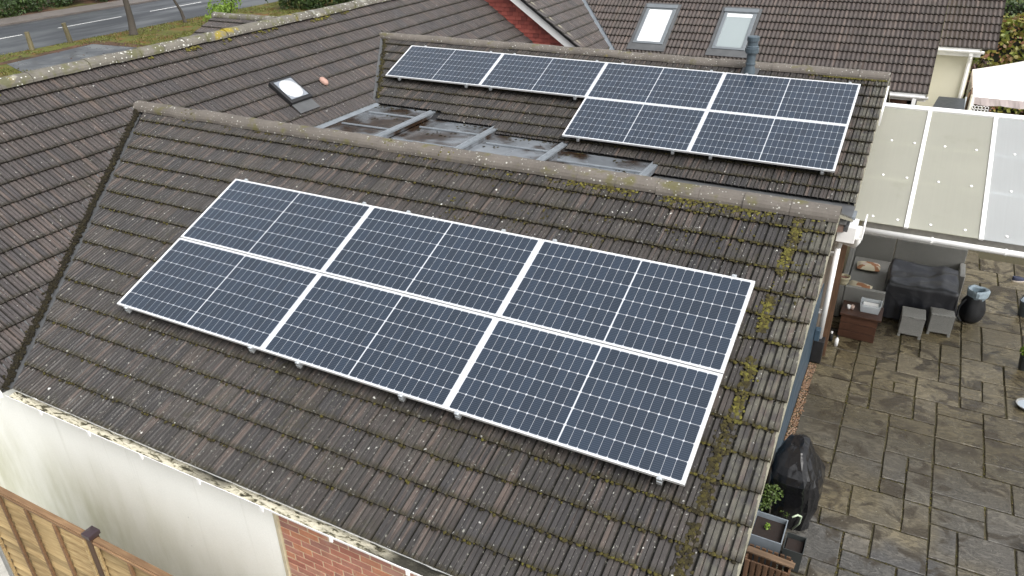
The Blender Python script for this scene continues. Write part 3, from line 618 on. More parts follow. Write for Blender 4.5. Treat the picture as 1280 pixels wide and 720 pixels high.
# outlet hopper, swan neck, downpipe at the end of the box gutter
g = G(); g.box((6.70, 5.95, -.40), (6.93, 6.3, -.17)); g.box((6.93, 6.02, -.36), (7.02, 6.4, -.32)); g.box((7.0, 6.02, -.32), (7.02, 6.4, -.12)); g.box((6.93, 6.02, -.32), (7.0, 6.04, -.16)); bevel(g.add('outlet_hopper', WHITE, BH), .006)
g = G(); g.box((6.6, 6.1, -.12), (6.88, 6.36, -.08)); g.add('lead_outlet', LEAD2, BH)
dp = G(); dp.tube([(6.96, 6.2, -.34), (6.96, 6.2, -.46), (6.93, 6.26, -.54), (6.76, 6.62, -.66), (6.72, 6.78, -.72), (6.7, 6.9, -.9)], .045, 10); dp.tube([(6.7, 6.88, -.82), (6.69, 6.95, -2.5)], .042, 10)
dpo = dp.add('downpipe', WHITE, BH, smooth=True)
g = G()
for z_ in (-1.05, -2.05): g.box((6.6, 6.94, z_-.02), (6.72, 7.02, z_+.02))
g.add('pipe_clip', WHITE, dpo)
g = G(); g.box((6.62, 6.82, GZ), (6.78, 7.0, -2.5)); bevel(g.add('drain_box', BLACKRUB, BH), .01)
g = G(); g.box((6.62, 6.72, -2.45), (6.7, 6.84, -2.25)); bevel(g.add('junction_box', BLUEWALL, BH), .01)

# things on the roofs that are built into them
def main_pt(x_, y_, h): return Vector((x_, y_, zmain(x_)))+NMv*h
UM = Vector((0, 1, 0)); VM = Vector((-math.cos(PITM), 0, math.sin(PITM)))
o_ = main_pt(-2.3, 5.43, .02)
t = G(); t.obox(o_, UM, VM, NMv, (-.02, -.02, 0), (.52, .54, .075)); sk = t.add('sun_tunnel', BLACKRUB, BH); bevel(sk, .012)
g = G(); g.obox(o_, UM, VM, NMv, (.035, .045, .0755), (.465, .485, .083)); gl_ = g.add('pane', NT('tunnel_glass').fin((.2, .22, .25), .1, coat=1), sk)
dm = G(); 
for rr, hh in ((.212, .0), (.205, .01), (.15, .02), (.07, .026), (.01, .028)):
    dm.v += [o_+UM*(.25+rr*math.cos(2*math.pi*j/24))+VM*(.265+rr*1.02*math.sin(2*math.pi*j/24))+NMv*(.083+hh) for j in range(24)]
dm.f = [(i*24+j, i*24+(j+1) % 24, (i+1)*24+(j+1) % 24, (i+1)*24+j) for i in range(4) for j in range(24)]; dm.r = [0]*len(dm.v)
dm.add('diffuser', TUNNEL, sk, smooth=True)
g = G(); g.obox(o_, UM, VM, NMv, (-.0, -.24, .008), (.5, -.02, .02)); g.add('flashing_apron', LEAD3, BH)
g = G(); q = main_pt(-2.5, 6.56, 0); g.lathe((0, 0, 0), [(.075, .0), (.078, .03), (.06, .055), (.0, .065)], 14, sx=1.3, sy=.85); g.v = [q+UM*p.y*1+VM*p.x+NMv*(p.z+.02) for p in g.v]; g.add('vent_cowl', TERRA, BH, smooth=True)
vp = G(); b0 = Vector((4.70, 8.97, zrear(8.97)-.03)); vp.lathe(b0, [(.095, 0), (.09, .12), (.074, .17), (.074, .44), (.074, .45)], 16); vpo = vp.add('vent_pipe', VENT, BH, smooth=True)
g = G(); g.lathe(b0, [(.07, .38), (.1, .385), (.1, .40), (.112, .405), (.112, .47), (.1, .475), (.1, .5), (.086, .51), (.086, .58), (.1, .585), (.1, .65), (.08, .66), (.0, .665)], 18); g.add('vent_cap', VENT, vpo); g = G(); g.lathe(b0, [(.074, .2), (.082, .205), (.082, .225), (.074, .23)], 16); g.add('collar', VENT, vpo)
g = G(); g.obox(Vector((4.7, 8.97, zrear(8.97)))+NF*.02, Vector((1, 0, 0)), VF, NF, (-.14, -.16, 0), (.14, .16, .012)); g.add('lead_slate', LEAD3, BH)
# moss
ms = Moss(); rm = random.Random(21)
def froof(x_, y_): return Vector((x_, y_, zfront(y_)))
for c in range(0, 16):                          # along the laps of the front slope
    y_ = ye+.2595*(c+.0)
    if c == 0: continue
    x_ = -2.9
    while x_ < XV-.05:
        dens = .45+.5*mnoise.noise(Vector((x_*.9, c*1.7, 0)))
        if x_ < 1: dens += .1
        if x_ > vx(zfront(y_))+.1 and rm.random() < dens:
            ms.lump(froof(x_, y_-.006+rm.uniform(-.012, .008))+NF*rm.uniform(-.002, .012), NF, rm.uniform(.008, .019), rm.uniform(.05, .62), .5)
        x_ += rm.uniform(.012, .04)
for i in range(4200):                           # bright moss streak parallel to the verge, and just under the ridge
    if i < 2450:
        y_ = rm.uniform(-1.0, 2.95); dv = mnoise.noise(Vector((0, y_*3.1, 5)))
        if dv < -.12 or rm.random() < .25: continue
        x_ = 6.5+.035*mnoise.noise(Vector((y_*1.3, 1, 1)))+rm.gauss(0, .026); col = rm.uniform(.35, .97) if dv > .05 else rm.uniform(.2, .6)
        if y_ < .7: x_ += -.02; col = rm.uniform(.12, .5)
    elif i < 2950:
        x_ = rm.uniform(4.4, 6.85)-abs(rm.gauss(0, .5)); y_ = 2.93+rm.gauss(0, .04); col = rm.uniform(.3, 1)
        if mnoise.noise(Vector((x_*2.1, 0, 4))) < -.1: continue
    elif i < 3250:
        x_ = rm.uniform(-2, 6.7); y_ = 2.94+rm.gauss(0, .022); col = rm.uniform(.2, .8)
        if mnoise.noise(Vector((x_*1.7, 0, 9))) < 0: continue
    else:
        x_ = XV-.1-abs(rm.gauss(0, .7)); y_ = ye+.2595*rm.randrange(1, 16)-.004; col = rm.uniform(.15, .75)
    ms.lump(froof(x_, y_)+NF*.012, NF, rm.uniform(.006, .02), col, .26)
for i in range(900):                            # scattered clumps lower right and upper right
    x_ = rm.uniform(2.5, 6.8); y_ = rm.uniform(1.9, 3.0)
    if mnoise.noise(Vector((x_*2.2, y_*3, 3))) < .18: continue
    ms.lump(froof(x_, y_)+NF*.01, NF, rm.uniform(.006, .016), rm.uniform(.3, .75), .4)
for i in range(2600):                           # thick dark moss in the front valley
    s_ = -rm.random()*4.85; q = v1p+v1d*s_; n_ = Vector((v1d.y, -v1d.x, 0)); o2 = rm.gauss(-.02, .016)
    q = q+n_*o2; ms.lump((q.x, q.y, max(zmain(q.x), zfront(q.y))-.006+rm.uniform(-.01, .016)), (.2, -.2, .95), rm.uniform(.009, .023), max(0, rm.gauss(.02, .1)), .7)
for i in range(500):                            # rear valley
    s_ = -rm.random()*2.2; q = v2p+v2d*s_; n_ = Vector((v2d.y, -v2d.x, 0)); q = q+n_*rm.gauss(.055, .02)
    ms.lump((q.x, q.y, zrear(q.y)), NF, rm.uniform(.012, .028), max(0, rm.gauss(.2, .2)), .6)
for c in range(1, 12):                          # laps of the rear slope
    y_ = ybase+.2595*c
    x_ = -2.8
    while x_ < XV-.05:
        if y_ > bay(x_)[3]+.05 and x_ > vx(zrear(y_))+.1 and rm.random() < .38+.5*mnoise.noise(Vector((x_, c*2.7, 7))):
            ms.lump(Vector((x_, y_-.006, zrear(y_)))+NF*rm.uniform(0, .012), NF, rm.uniform(.01, .022), rm.uniform(.0, .42), .5)
        x_ += rm.uniform(.02, .06)
for i in range(260): x_ = 6.3+rm.gauss(0, .25); ms.lump(Vector((min(x_, 6.8), 9.09+rm.gauss(0, .02), zrear(9.09)))+NF*.012, NF, rm.uniform(.01, .022), rm.uniform(.4, .9), .45)
for i in range(500):                            # main ridge foot
    y_ = rm.uniform(-1, 9); 
    if mnoise.noise(Vector((y_*1.3, 4, 4))) < .05: continue
    ms.lump(main_pt(XM+.12+abs(rm.gauss(0, .03)), y_, .02), NMv, rm.uniform(.012, .03), rm.uniform(.4, 1), .4)
for i in range(420):                            # tufts on the front ridge
    x_ = rm.uniform(-2.5, 6.8); t_ = R(rm.choice((20, 35, 60, 90))+rm.gauss(0, 12))
    if mnoise.noise(Vector((x_*2.3, 0, 2))) < .12: continue
    ms.lump((x_, YF-.118*math.cos(t_), ZR-.035+.115*.86*math.sin(t_)+.006), (0, -math.cos(t_), math.sin(t_)), rm.uniform(.007, .02), rm.uniform(.3, .95), .5)
for i in range(260):                            # debris lying on the lead
    b_ = rm.choice(BAYS[:4]); x_ = rm.uniform(b_[0]+.05, b_[1]-.2); y_ = b_[3]+.03-abs(rm.gauss(0, .16))-rm.choice((0, 0, .55))
    if mnoise.noise(Vector((x_*1.5, y_*1.5, 8))) < -.05: continue
    ms.lump((x_, y_, b_[2]-.018), (0, 0, 1), rm.uniform(.008, .03), rm.uniform(.02, .35), .3)
add('moss', ms.v, ms.f, MOSS, BH, {'rnd': ms.r}, kind='stuff')

# ================================================================== solar panels
PW, PH, PT = 2.108, 1.044, .03
fr = G(); b = .013
for (a, c) in (((0, 0), (PW, b)), ((0, PH-b), (PW, PH)), ((0, b), (b, PH-b)), ((PW-b, b), (PW, PH-b))): fr.box((a[0], a[1], -PT), (c[0], c[1], 0))
FRAME = mesh('frame', fr.v, fr.f, ALU)
bk = G(); bk.box((b, b, -.028), (PW-b, PH-b, -.0035)); BACKM = mesh('backsheet', bk.v, bk.f, BACK)
ub = G(); ub.box((b, b, -PT+.001), (PW-b, PH-b, -.0285)); BLOCKER = mesh('bounce_blocker', ub.v, ub.f, BLACKRUB)  # dark sheet added below the panel to stop bounce and deepen the gap shadow
mg = .03; my = .021; cx = (PW-2*mg-.011)/24; cy = (PH-2*my)/6; cw, ch, cc = cx-.0024, cy-.0036, .0085
CELLS = mesh('solar_cell', [(cc, 0, 0), (cw-cc, 0, 0), (cw, cc, 0), (cw, ch-cc, 0), (cw-cc, ch, 0), (cc, ch, 0), (0, ch-cc, 0), (0, cc, 0)], [tuple(range(8))], CELL)
def panel(o, U, V, N, label, group):
    m = Matrix((U, V, N)).transposed().to_4x4(); m.translation = o
    t = bpy.data.objects.new('solar_panel', None); COL.objects.link(t); t.matrix_world = m; t.empty_display_size = .2
    tag(t, label, 'solar panel', group)
    link('frame', FRAME, t, (0, 0, 0)); link('backsheet', BACKM, t, (0, 0, 0)); link('bounce_blocker', BLOCKER, t, (0, 0, 0))
    for r in range(6):
        for c_ in range(24): link('solar_cell', CELLS, t, (mg+c_*cx+(.011 if c_ >= 12 else 0), my+.0018+r*cy, -.0028))
UX = Vector((1, 0, 0)); gp = .006; gq = .014; PH0 = 1.038
GF = 'solar panels on the front roof'; GB = 'solar panels on the rear roof'
names = {(0, 1): 'upper left', (1, 1): 'upper middle', (2, 1): 'upper right', (0, 0): 'lower left', (1, 0): 'lower middle', (2, 0): 'lower right'}
for (i, j), nm in names.items():
    panel(NF*.022+UX*(i*(PW+gp))+VF*(j*(PH+gq)), UX, VF, NF, nm+' solar panel of the large six panel array on the nearest roof', GF)
OB = Vector((-1.986, 6.803, .277)); TB = R(22.16); VBk = Vector((0, math.cos(TB), math.sin(TB))); NBk = Vector((0, -math.sin(TB), math.cos(TB)))
for (i, j), nm in {(0, 1): 'first solar panel from the left in the top row of the rear roof array', (1, 1): 'second solar panel from the left in the top row of the rear roof array', (2, 1): 'third solar panel from the left in the top row of the rear roof array',
                   (3, 1): 'rightmost solar panel in the top row of the rear roof array, beside the vent pipe', (2, 0): 'left one of the two lower solar panels of the rear roof array', (3, 0): 'right one of the two lower solar panels of the rear roof array'}.items():
    panel(OB+NBk*.015+UX*(i*(PW+gp))+VBk*(j*(PH+gq)), UX, VBk, NBk, nm, GB)
def rail(o, U, V, N, u, v0, v1):
    g = G(); g.obox(o, U, V, N, (u-.02, v0-.03, -PT-.042), (u+.02, v1+.03, -PT-.002)); r_ = g.add('mounting_rail', CLAMP, BH)
    for (a, c) in ((v0-.026, v0-.001), (v1+.001, v1+.026)):
        g = G(); g.obox(o, U, V, N, (u-.021, a, -PT-.003), (u+.021, c, .004)); g.obox(o, U, V, N, (u-.017, a if a < v0 else c-.03, .004), (u+.017, a+.03 if a < v0 else c, .007)); g.obox(o, U, V, N, (u-.007, (a+c)/2-.007, .007), (u+.007, (a+c)/2+.007, .012)); g.add('end_clamp', CLAMP, r_)
    for v in (v0+.25, v1-.3):
        g = G(); g.obox(o, U, V, N, (u-.03, v, -.135), (u+.03, v+.04, -PT-.04)); g.add('roof_hook', CLAMP, r_)
for u in (.163, 1.976, 2.582, 3.771, 4.356, 6.146): rail(NF*.022, UX, VF, NF, u, 0, 2*PH+gq)
for u in (.324, 1.827, 2.342, 4.02): rail(OB+NBk*.015, UX, VBk, NBk, u, PH+gq, 2*PH+gq)
for u in (4.51, 6.098, 6.687, 8.29): rail(OB+NBk*.015, UX, VBk, NBk, u, 0, 2*PH+gq)

# ================================================================== house with roof windows, behind
HS = thing('house', (3, 17, GZ), 'house behind with brown wavy tiles, two roof windows and a red tile hung gable', 'house')
T3 = R(34.6); V3 = Vector((0, math.cos(T3), math.sin(T3))); N3 = Vector((0, -math.sin(T3), math.cos(T3)))
E3 = Vector((0, 14.262, -.25)); ST3 = .262; bank3 = make_bank(3, WAV, ST3+.05, .03)
tb = .675; gz = lambda x_: 1.345-tb*(x_+1.837)          # gable block, right hand slope
z3 = lambda y_: E3.z+math.tan(T3)*(y_-E3.y)
vl = lambda y_: -1.837-(z3(y_)-1.345)/tb
dv3 = Vector((vl(17)-vl(15), 2, 0)).normalized(); pv3 = Vector((vl(15), 15, 0))
WINS = [(.54, 1.33), (2.575, 3.375)]; wy0, wy1 = 14.93, 16.02
def skipw(c): return any(a+.08 < c.x < b_-.08 and wy0-.06 < c.y < wy1+.02 for a, b_ in WINS)
def clip3(c):
    L_ = [off(pv3, dv3, 1, .06)]
    for a, b_ in WINS:
        if wy0-.06 < c.y < wy1+.02:
            if a-.24 < c.x <= a+.081: L_.append((Vector((a-.075, 0, 0)), Vector((-1, 0, 0))))
            if b_-.081 <= c.x < b_+.24: L_.append((Vector((b_+.075, 0, 0)), Vector((1, 0, 0))))
    return L_
sl3 = Slope(E3+N3*LIFT, (1, 0, 0), V3, bank3, HOUSE, 17, ST3, 7.48-.2995*34, 7.46, clip3, skipw, seed=20)
YW4 = 17.05; E4 = Vector((7.50, 16.85, .3)); 
sl4 = Slope(E4+N3*LIFT, (1, 0, 0), V3, bank3, HOUSE, 9, ST3, 0, .9, None, seed=22)
PG = math.atan(tb); VG = Vector((-math.cos(PG), 0, math.sin(PG))); bankG = make_bank(5, RIB, .3+.05, .024)
xg0 = .0; slG = Slope(Vector((xg0, 0, gz(xg0))), (0, 1, 0), VG, bankG, MAIN, 16, .3, 13.5, 19, lambda c: [off(pv3, dv3, -1, .05)], seed=23)
lay_tiles([sl3, sl4, slG], HS, 300, lambda c: px(c)[1] < 140 and c.z < .2 and c.x < 6.5)
def deckh(poly):
    g = G(); n_ = (Vector(poly[1])-Vector(poly[0])).cross(Vector(poly[2])-Vector(poly[0])).normalized(); n_ = n_ if n_.z > 0 else -n_
    g.prism([Vector(p)-n_*.03 for p in poly], -n_*.06); g.add('roof_deck', BLACKRUB, HS)
yt = E3.y+17*ST3*math.cos(T3)
deckh([(vl(14.3), 14.3, z3(14.3)), (7.42, 14.3, z3(14.3)), (7.42, yt, z3(yt)), (vl(yt), yt, z3(yt))])
deckh([(-5, yt+4.2, z3(yt)-2.9), (7.42, yt+4.2, z3(yt)-2.9), (7.42, yt, z3(yt)), (-5, yt, z3(yt))])
deckh([(7.5, 16.9, z3(14.262)+.55), (8.36, 16.9, .32), (8.36, 18.8, .32+1.9*math.tan(T3)), (7.5, 18.8, .32+1.9*math.tan(T3))])
xr = xg0-16*.3*math.cos(PG)
deckh([(vl(14.3), 13.55, gz(vl(14.3))), (xr, 13.55, gz(xr)), (xr, 19, gz(xr)), (vl(18), 19, gz(vl(18)))])
deckh([(2*xr-vl(14.3), 13.55, gz(vl(14.3))), (xr, 13.55, gz(xr)), (xr, 19, gz(xr)), (2*xr-vl(18), 19, gz(vl(18)))])
ridge_run(HS, (xr, 13.5, gz(xr)+.01), (xr, 19, gz(xr)+.01), rad=.12, seed=9); ridge_run(HS, (-3, yt, z3(yt)+.02), (7.46, yt, z3(yt)+.02), rad=.12, seed=10)
g = G(); vs = []
for i in range(9):
    y_ = 14.35+i*.4; n_ = Vector((dv3.y, -dv3.x, 0)); q = Vector((vl(y_), y_, 0)); a_ = q-n_*.1; c_ = q+n_*.1; vs += [(a_.x, a_.y, gz(a_.x)-.004), (q.x, q.y, z3(q.y)-.02), (c_.x, c_.y, z3(c_.y)-.004)]
g.raw(vs, [f for i in range(8) for f in ((i*3, i*3+1, i*3+4, i*3+3), (i*3+1, i*3+2, i*3+5, i*3+4))]); g.add('valley_lining', LEAD2, HS)
# gable: hanging tiles in rows on the wall, white bargeboard in front
g = G(); g.prism([(2*xr+.9, 13.9, GZ), (-.9, 13.9, GZ), (-.9, 13.9, gz(-.9)-.1), (xr, 13.9, gz(xr)-.1), (2*xr+.9, 13.9, gz(-.9)-.1)], (0, .2, 0)); g.add('gable_wall', FARBRICK, HS)
g = G(); rs = random.Random(31); z_ = -.4; row = 0
while z_ < gz(xr)-.3:
    x_ = -4.6+(row % 2)*.0825
    while x_ < -.2:
        if gz(x_+.08)-.1 > z_+.08 and zmain(x_+.165) < z_+.2:
            t_ = rs.uniform(0, .004); g.raw([(x_+.003, 13.868-t_, z_), (x_+.162, 13.868-t_+rs.uniform(-.002, .002), z_), (x_+.162, 13.895, z_+.135), (x_+.003, 13.895, z_+.135), (x_+.003, 13.885, z_), (x_+.162, 13.885, z_)], [(0, 1, 2, 3), (4, 5, 1, 0), (1, 5, 2), (4, 0, 3)], rs.random())
        x_ += .165
    z_ += .1; row += 1
g.add('hanging_tile', REDTILE, HS, kind='stuff', rnd=True)
g = G(); yb_ = 13.62
for sg in (1, -1):
    X_ = lambda x_: x_ if sg > 0 else 2*xr-x_
    g.prism([(X_(.1), yb_, gz(.1)-.02), (xr, yb_, gz(xr)-.02), (xr, yb_, gz(xr)-.35), (X_(.1), yb_, gz(.1)-.35)], (0, .025, 0))
g.add('bargeboard', WHITE, HS)
g = G(); g.prism([(.1, yb_+.026, gz(.1)-.3), (xr, yb_+.026, gz(xr)-.3), (xr, yb_+.026, gz(xr)-.32), (.1, yb_+.026, gz(.1)-.32)], (0, .3, 0)); g.add('soffit', WHITE, HS)
g = G(); g.prism([(.1, yb_+.03, gz(.1)+.012), (xr, yb_+.03, gz(xr)+.012), (xr, yb_+.03, gz(xr)-.02), (.1, yb_+.03, gz(.1)-.02)], (0, .06, 0)); g.add('verge_mortar', VERGE, HS)
# walls, eaves of the wing
g = G(); g.box((-1, 14.62, GZ), (7.3, 14.85, -.3)); g.add('brick_wall', FARBRICK, HS)
g = G(); g.prism([(7.3, 14.62, GZ), (7.3, yt*2-14.62, GZ), (7.3, yt*2-14.62, -.3), (7.3, yt, z3(yt)-.1), (7.3, 14.62, z3(14.62)-.1)], (-.2, 0, 0)); g.add('cream_gable_wall', CREAM, HS)
g = G(); g.box((7.3, YW4, GZ), (8.27, YW4+.2, .3)); g.box((8.07, YW4+.2, GZ), (8.27, YW4+4, .3)); g.add('cream_rendered_wall', CREAM, HS)
gh = gutter(HS, (-.5, 14.21, -.3), (7.5, 14.21, -.3), (0, -1, 0), .06); g = G(); g.box((-.5, 14.29, -.42), (7.46, 14.315, -.25)); g.add('fascia', WHITE, HS)
gutter(HS, (7.46, 16.8, .25), (8.46, 16.8, .25), (0, -1, 0), .06); g = G(); g.box((7.46, 16.88, .1), (8.4, 16.905, .3)); g.box((7.46, 16.9, .1), (8.4, YW4, .12)); g.add('fascia', WHITE, HS)
g = G(); g.tube([(8.2, 16.8, .19), (8.2, 16.82, .1), (8.2, 17.0, -.05), (8.2, 17.0, GZ)], .04, 8); g.box((8.16, 16.76, .14), (8.24, 16.84, .2)); g.add('downpipe', WHITE, HS)
g = G(); g.box((7.2, 14.16, -.48), (7.28, 14.26, -.35)); g.tube([(7.24, 14.21, -.4), (7.24, 14.5, -.62), (7.24, 14.58, -.75), (7.24, 14.58, GZ)], .035, 8); g.add('downpipe', WHITE, HS)
g = G(); g.prism([(7.45, 14.25, z3(14.25)-.0), (7.45, yt, z3(yt)-.0), (7.45, yt, z3(yt)-.06), (7.45, 14.25, z3(14.25)-.06)], (.03, 0, 0)); g.add('verge_mortar', VERGE, HS)
g = G(); g.prism([(8.37, 16.85, .3), (8.37, 18.8, .3+1.95*math.tan(T3)), (8.37, 18.8, .24+1.95*math.tan(T3)), (8.37, 16.85, .24)], (.03, 0, 0)); g.add('verge_mortar', VERGE, HS)
for n_, (a_, b_) in enumerate(WINS):
    o_ = Vector((a_, wy0, z3(wy0))); Lw = (wy1-wy0)/math.cos(T3); w_ = b_-a_
    f_ = G()
    for (p, q) in (((0, 0), (w_, .075)), ((0, Lw-.1), (w_, Lw)), ((0, .075), (.085, Lw-.1)), ((w_-.085, .075), (w_, Lw-.1))): f_.obox(o_, UX, V3, N3, (p[0], p[1], -.06), (q[0], q[1], .06))
    f_.obox(o_, UX, V3, N3, (-.02, Lw-.09, .062), (w_+.02, Lw+.03, .085))
    rw = f_.add('roof_window', WINF, HS); bevel(rw, .008)
    rw['label'] = ('roof window showing a bright white blind' if n_ == 0 else 'roof window showing a grey green blind beside the vent pipe')
    g = G(); g.obox(o_, UX, V3, N3, (.084, .074, .02), (w_-.084, Lw-.099, .03)); g.add('pane', BLINDW if n_ == 0 else BLINDG, rw)
    if n_: g = G(); g.obox(o_, UX, V3, N3, (.084, Lw-.22, .0305), (w_-.084, Lw-.1, .034)); g.add('blind_rail', BLINDW, rw)
    g = G(); g.obox(o_, UX, V3, N3, (-.1, -.22, .03), (w_+.1, -.003, .042)); g.obox(o_, UX, V3, N3, (-.085, -.003, -.02), (-.003, Lw+.1, .036)); g.obox(o_, UX, V3, N3, (w_+.003, -.003, -.02), (w_+.085, Lw+.1, .036)); g.obox(o_, UX, V3, N3, (-.003, Lw+.003, .004), (w_+.003, Lw+.12, .036)); g.add('flashing', LEAD3, rw)

# ================================================================== canopy
CN = thing('canopy', (8.7, 8.2, GZ), 'lean-to canopy with cream and bluish plastic roof sheets and white bars over the patio', 'canopy')
TC = R(20); VC = Vector((0, math.cos(TC), math.sin(TC))); NC = Vector((0, -math.sin(TC), math.cos(TC))); OC = Vector((0, 6.86, -.4)); LC = 2.84
bars = [7.518, 8.44, 9.36, 10.28]; ed = [6.615]+bars+[11.2]
for i in range(5):
    g = G(); g.obox(OC, UX, VC, NC, (ed[i]+.0, 0, -.012), (ed[i+1]-.0, LC, 0)) if i in () else g.obox(OC, UX, VC, NC, (ed[i]+.004, 0, -.012), (ed[i+1]-.004, LC, 0))
    s_ = g.add('roof_sheet', POLYC if i < 2 else POLYB, CN)
    for v in (.12, 1.08, 1.95):
        for q in ((.32, .78) if i else (.5, .86)):
            if i == 0 and q < .5 and v < 1: continue
            g = G(); g.lathe((0, 0, 0), [(.02, 0), (.02, .008), (.012, .014), (0, .016)], 10); c_ = OC+UX*(ed[i]+(ed[i+1]-ed[i])*q)+VC*v; g.v = [c_+UX*p.x+VC*p.y+NC*p.z for p in g.v]; g.add('fixing_button', WHITE, s_)
    g = G(); 
    for v in (.98, 1.86): g.obox(OC, UX, VC, NC, (ed[i]+.01, v, -.07), (ed[i+1]-.01, v+.05, -.014))
    g.add('purlin', WHITE, s_)
for x_ in bars:
    g = G(); g.obox(OC, UX, VC, NC, (x_-.028, -.02, -.013), (x_+.028, LC+.0, .02)); bevel(g.add('glazing_bar', WHITE, CN), .006)
g = G(); g.obox(OC, UX, VC, NC, (6.84, LC-.01, -.06), (11.25, LC+.085, .035)); bevel(g.add('top_bar', WHITE, CN), .008)
g = G(); g.box((6.95, 6.92, -.56), (11.2, 6.96, -.435)); g.add('fascia', simple('grey_board', (.2, .19, .17), .6, var=.3), CN)
gg = gutter(CN, (6.98, 6.86, -.515), (11.2, 6.86, -.515), (0, -1, 0), .046)
g = G(); g.tube([(6.98, 6.845, -.535), (11.2, 6.845, -.535)], .044, 10); g.add('gutter_pipe', WHITE, gg, smooth=True)
for x_ in (7.86, 8.75, 9.6): g = G(); g.tube([(x_, 6.845, -.535), (x_+.025, 6.845, -.535)], .052, 10); g.add('gutter_bracket', WHITE, gg)
for x_, y_ in ((6.77, 7.12), (11.1, 6.95), (11.1, 9.4)):
    g = G(); g.box((x_-.045, y_-.045, GZ), (x_+.045, y_+.045, -.55 if y_ < 8 else .35)); g.add('post', DARKW, CN)
g = G(); g.box((6.66, 7.0, -.66), (6.75, 9.5, -.56)); g.add('wall_plate', DARKW, CN)

# ================================================================== patio
PT_ = tag(add('patio', [(6.62, -1.5, GZ-.022), (13, -1.5, GZ-.022), (13, 14.5, GZ-.022), (6.62, 14.5, GZ-.022)], [(0, 1, 2, 3)], JOINT), kind='structure')
mu = .2968; X0, Y0 = 6.976, 2.96; NI, NJ0, NJ1 = 10, -8, 31
occ = {}
slabs = [(5,12,2,2),(4,14,2,2),(7,15,2,2),(3,14,1,1),(7,13,1,1),(4,7,2,2),(4,0,2,2),(3,2,2,2),(3,0,1,1),(2,1,2,1),(7,1,2,2),(6,4,2,1),(3,13,2,1),(4,12,1,1),(6,14,1,2),(0,0,1,2)]
slabs = [(a-1, b_, c_, d_) for a, b_, c_, d_ in slabs if a > 0]
for s_ in slabs:
    for i in range(s_[0], s_[0]+s_[2]):
        for j in range(s_[1], s_[1]+s_[3]): occ[i, j] = 1
rs = random.Random(12)
for j in range(NJ0, NJ1):
    for i in range(-1, NI+2):
        if (i, j) in occ: continue
        opts = [(3, 2), (2, 2), (2, 2), (2, 2), (2, 1), (2, 1), (1, 1), (1, 2), (3, 2)]; rs.shuffle(opts)
        for (a, b_) in opts+[(1, 1)]:
            cells = [(i+p, j+q) for p in range(a) for q in range(b_)]
            if all(c_ not in occ and c_[0] < NI+3 for c_ in cells): break
        for c_ in cells: occ[c_] = 1
        slabs.append((i, j, a, b_))
for (i, j, a, b_) in slabs:
    gj = rs.uniform(.009, .015); x0, y0 = X0+(i)*mu+mu+gj*.0-mu+(0), Y0+j*mu; x1, y1 = x0+a*mu, y0+b_*mu; x0 += gj; y0 += gj; x1 -= gj; y1 -= gj
    x0 = max(x0, 6.73)
    if x1-x0 < .06: continue
    def edge(p, q, n):
        return [(p[0]+(q[0]-p[0])*t/n+(rs.uniform(-.006, .006)), p[1]+(q[1]-p[1])*t/n+(rs.uniform(-.006, .006))) for t in range(n)]
    poly = edge((x0, y0), (x1, y0), 3)+edge((x1, y0), (x1, y1), 2)+edge((x1, y1), (x0, y1), 3)+edge((x0, y1), (x0, y0), 2)
    n = len(poly); zt = GZ+rs.uniform(-.005, .004); tx, ty = rs.uniform(-.006, .006), rs.uniform(-.006, .006); cxm, cym = (x0+x1)/2, (y0+y1)/2
    zz = lambda p: zt+(p[0]-cxm)*tx+(p[1]-cym)*ty
    vs = [(p[0], p[1], GZ-.03) for p in poly]+[(p[0], p[1], zz(p)-.006) for p in poly]+[(cxm+(p[0]-cxm)*.975, cym+(p[1]-cym)*.975, zz(p)) for p in poly]
    fs = [(t, (t+1) % n, n+(t+1) % n, n+t) for t in range(n)]+[(n+t, n+(t+1) % n, 2*n+(t+1) % n, 2*n+t) for t in range(n)]+[tuple(range(2*n, 3*n))]
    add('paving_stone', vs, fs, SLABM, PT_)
g = G(); rs = random.Random(5)
for i in range(1500):
    y_ = rs.uniform(3.4, 6.8); x_ = rs.uniform(6.625, 6.735)+(rs.random() < .06)*rs.uniform(0, .05); r_ = rs.uniform(.006, .014); ph = rs.random()*6
    c_ = Vector((x_, y_, GZ-.012+rs.uniform(0, .014)))
    g.raw([c_+Vector((r_*1.2*math.cos(ph+t), r_*math.sin(ph+t), 0)) for t in (0, 1.57, 3.14, 4.71)]+[c_+Vector((0, 0, r_*.8))], [(0, 1, 4), (1, 2, 4), (2, 3, 4), (3, 0, 4)], rs.random())
for i in range(500):
    s_ = rs.choice(slabs); x_ = X0+s_[0]*mu+rs.gauss(0, .006); y_ = Y0+(s_[1]+rs.random()*s_[3])*mu
    if rs.random() < .4: x_ = X0+(s_[0]+rs.random()*s_[2])*mu; y_ = Y0+s_[1]*mu+rs.gauss(0, .006)
    if x_ < 6.75: continue
    r_ = rs.uniform(.003, .007); c_ = Vector((x_, y_, GZ-.012)); g.raw([c_+Vector((r_, 0, 0)), c_+Vector((0, r_, 0)), c_+Vector((-r_, 0, 0)), c_+Vector((0, -r_, 0)), c_+Vector((0, 0, r_))], [(0, 1, 4), (1, 2, 4), (2, 3, 4), (3, 0, 4)], rs.random()**.5)
tag(g.add('pebbles', PEB, rnd=True), kind='stuff')
ms2 = Moss(); 
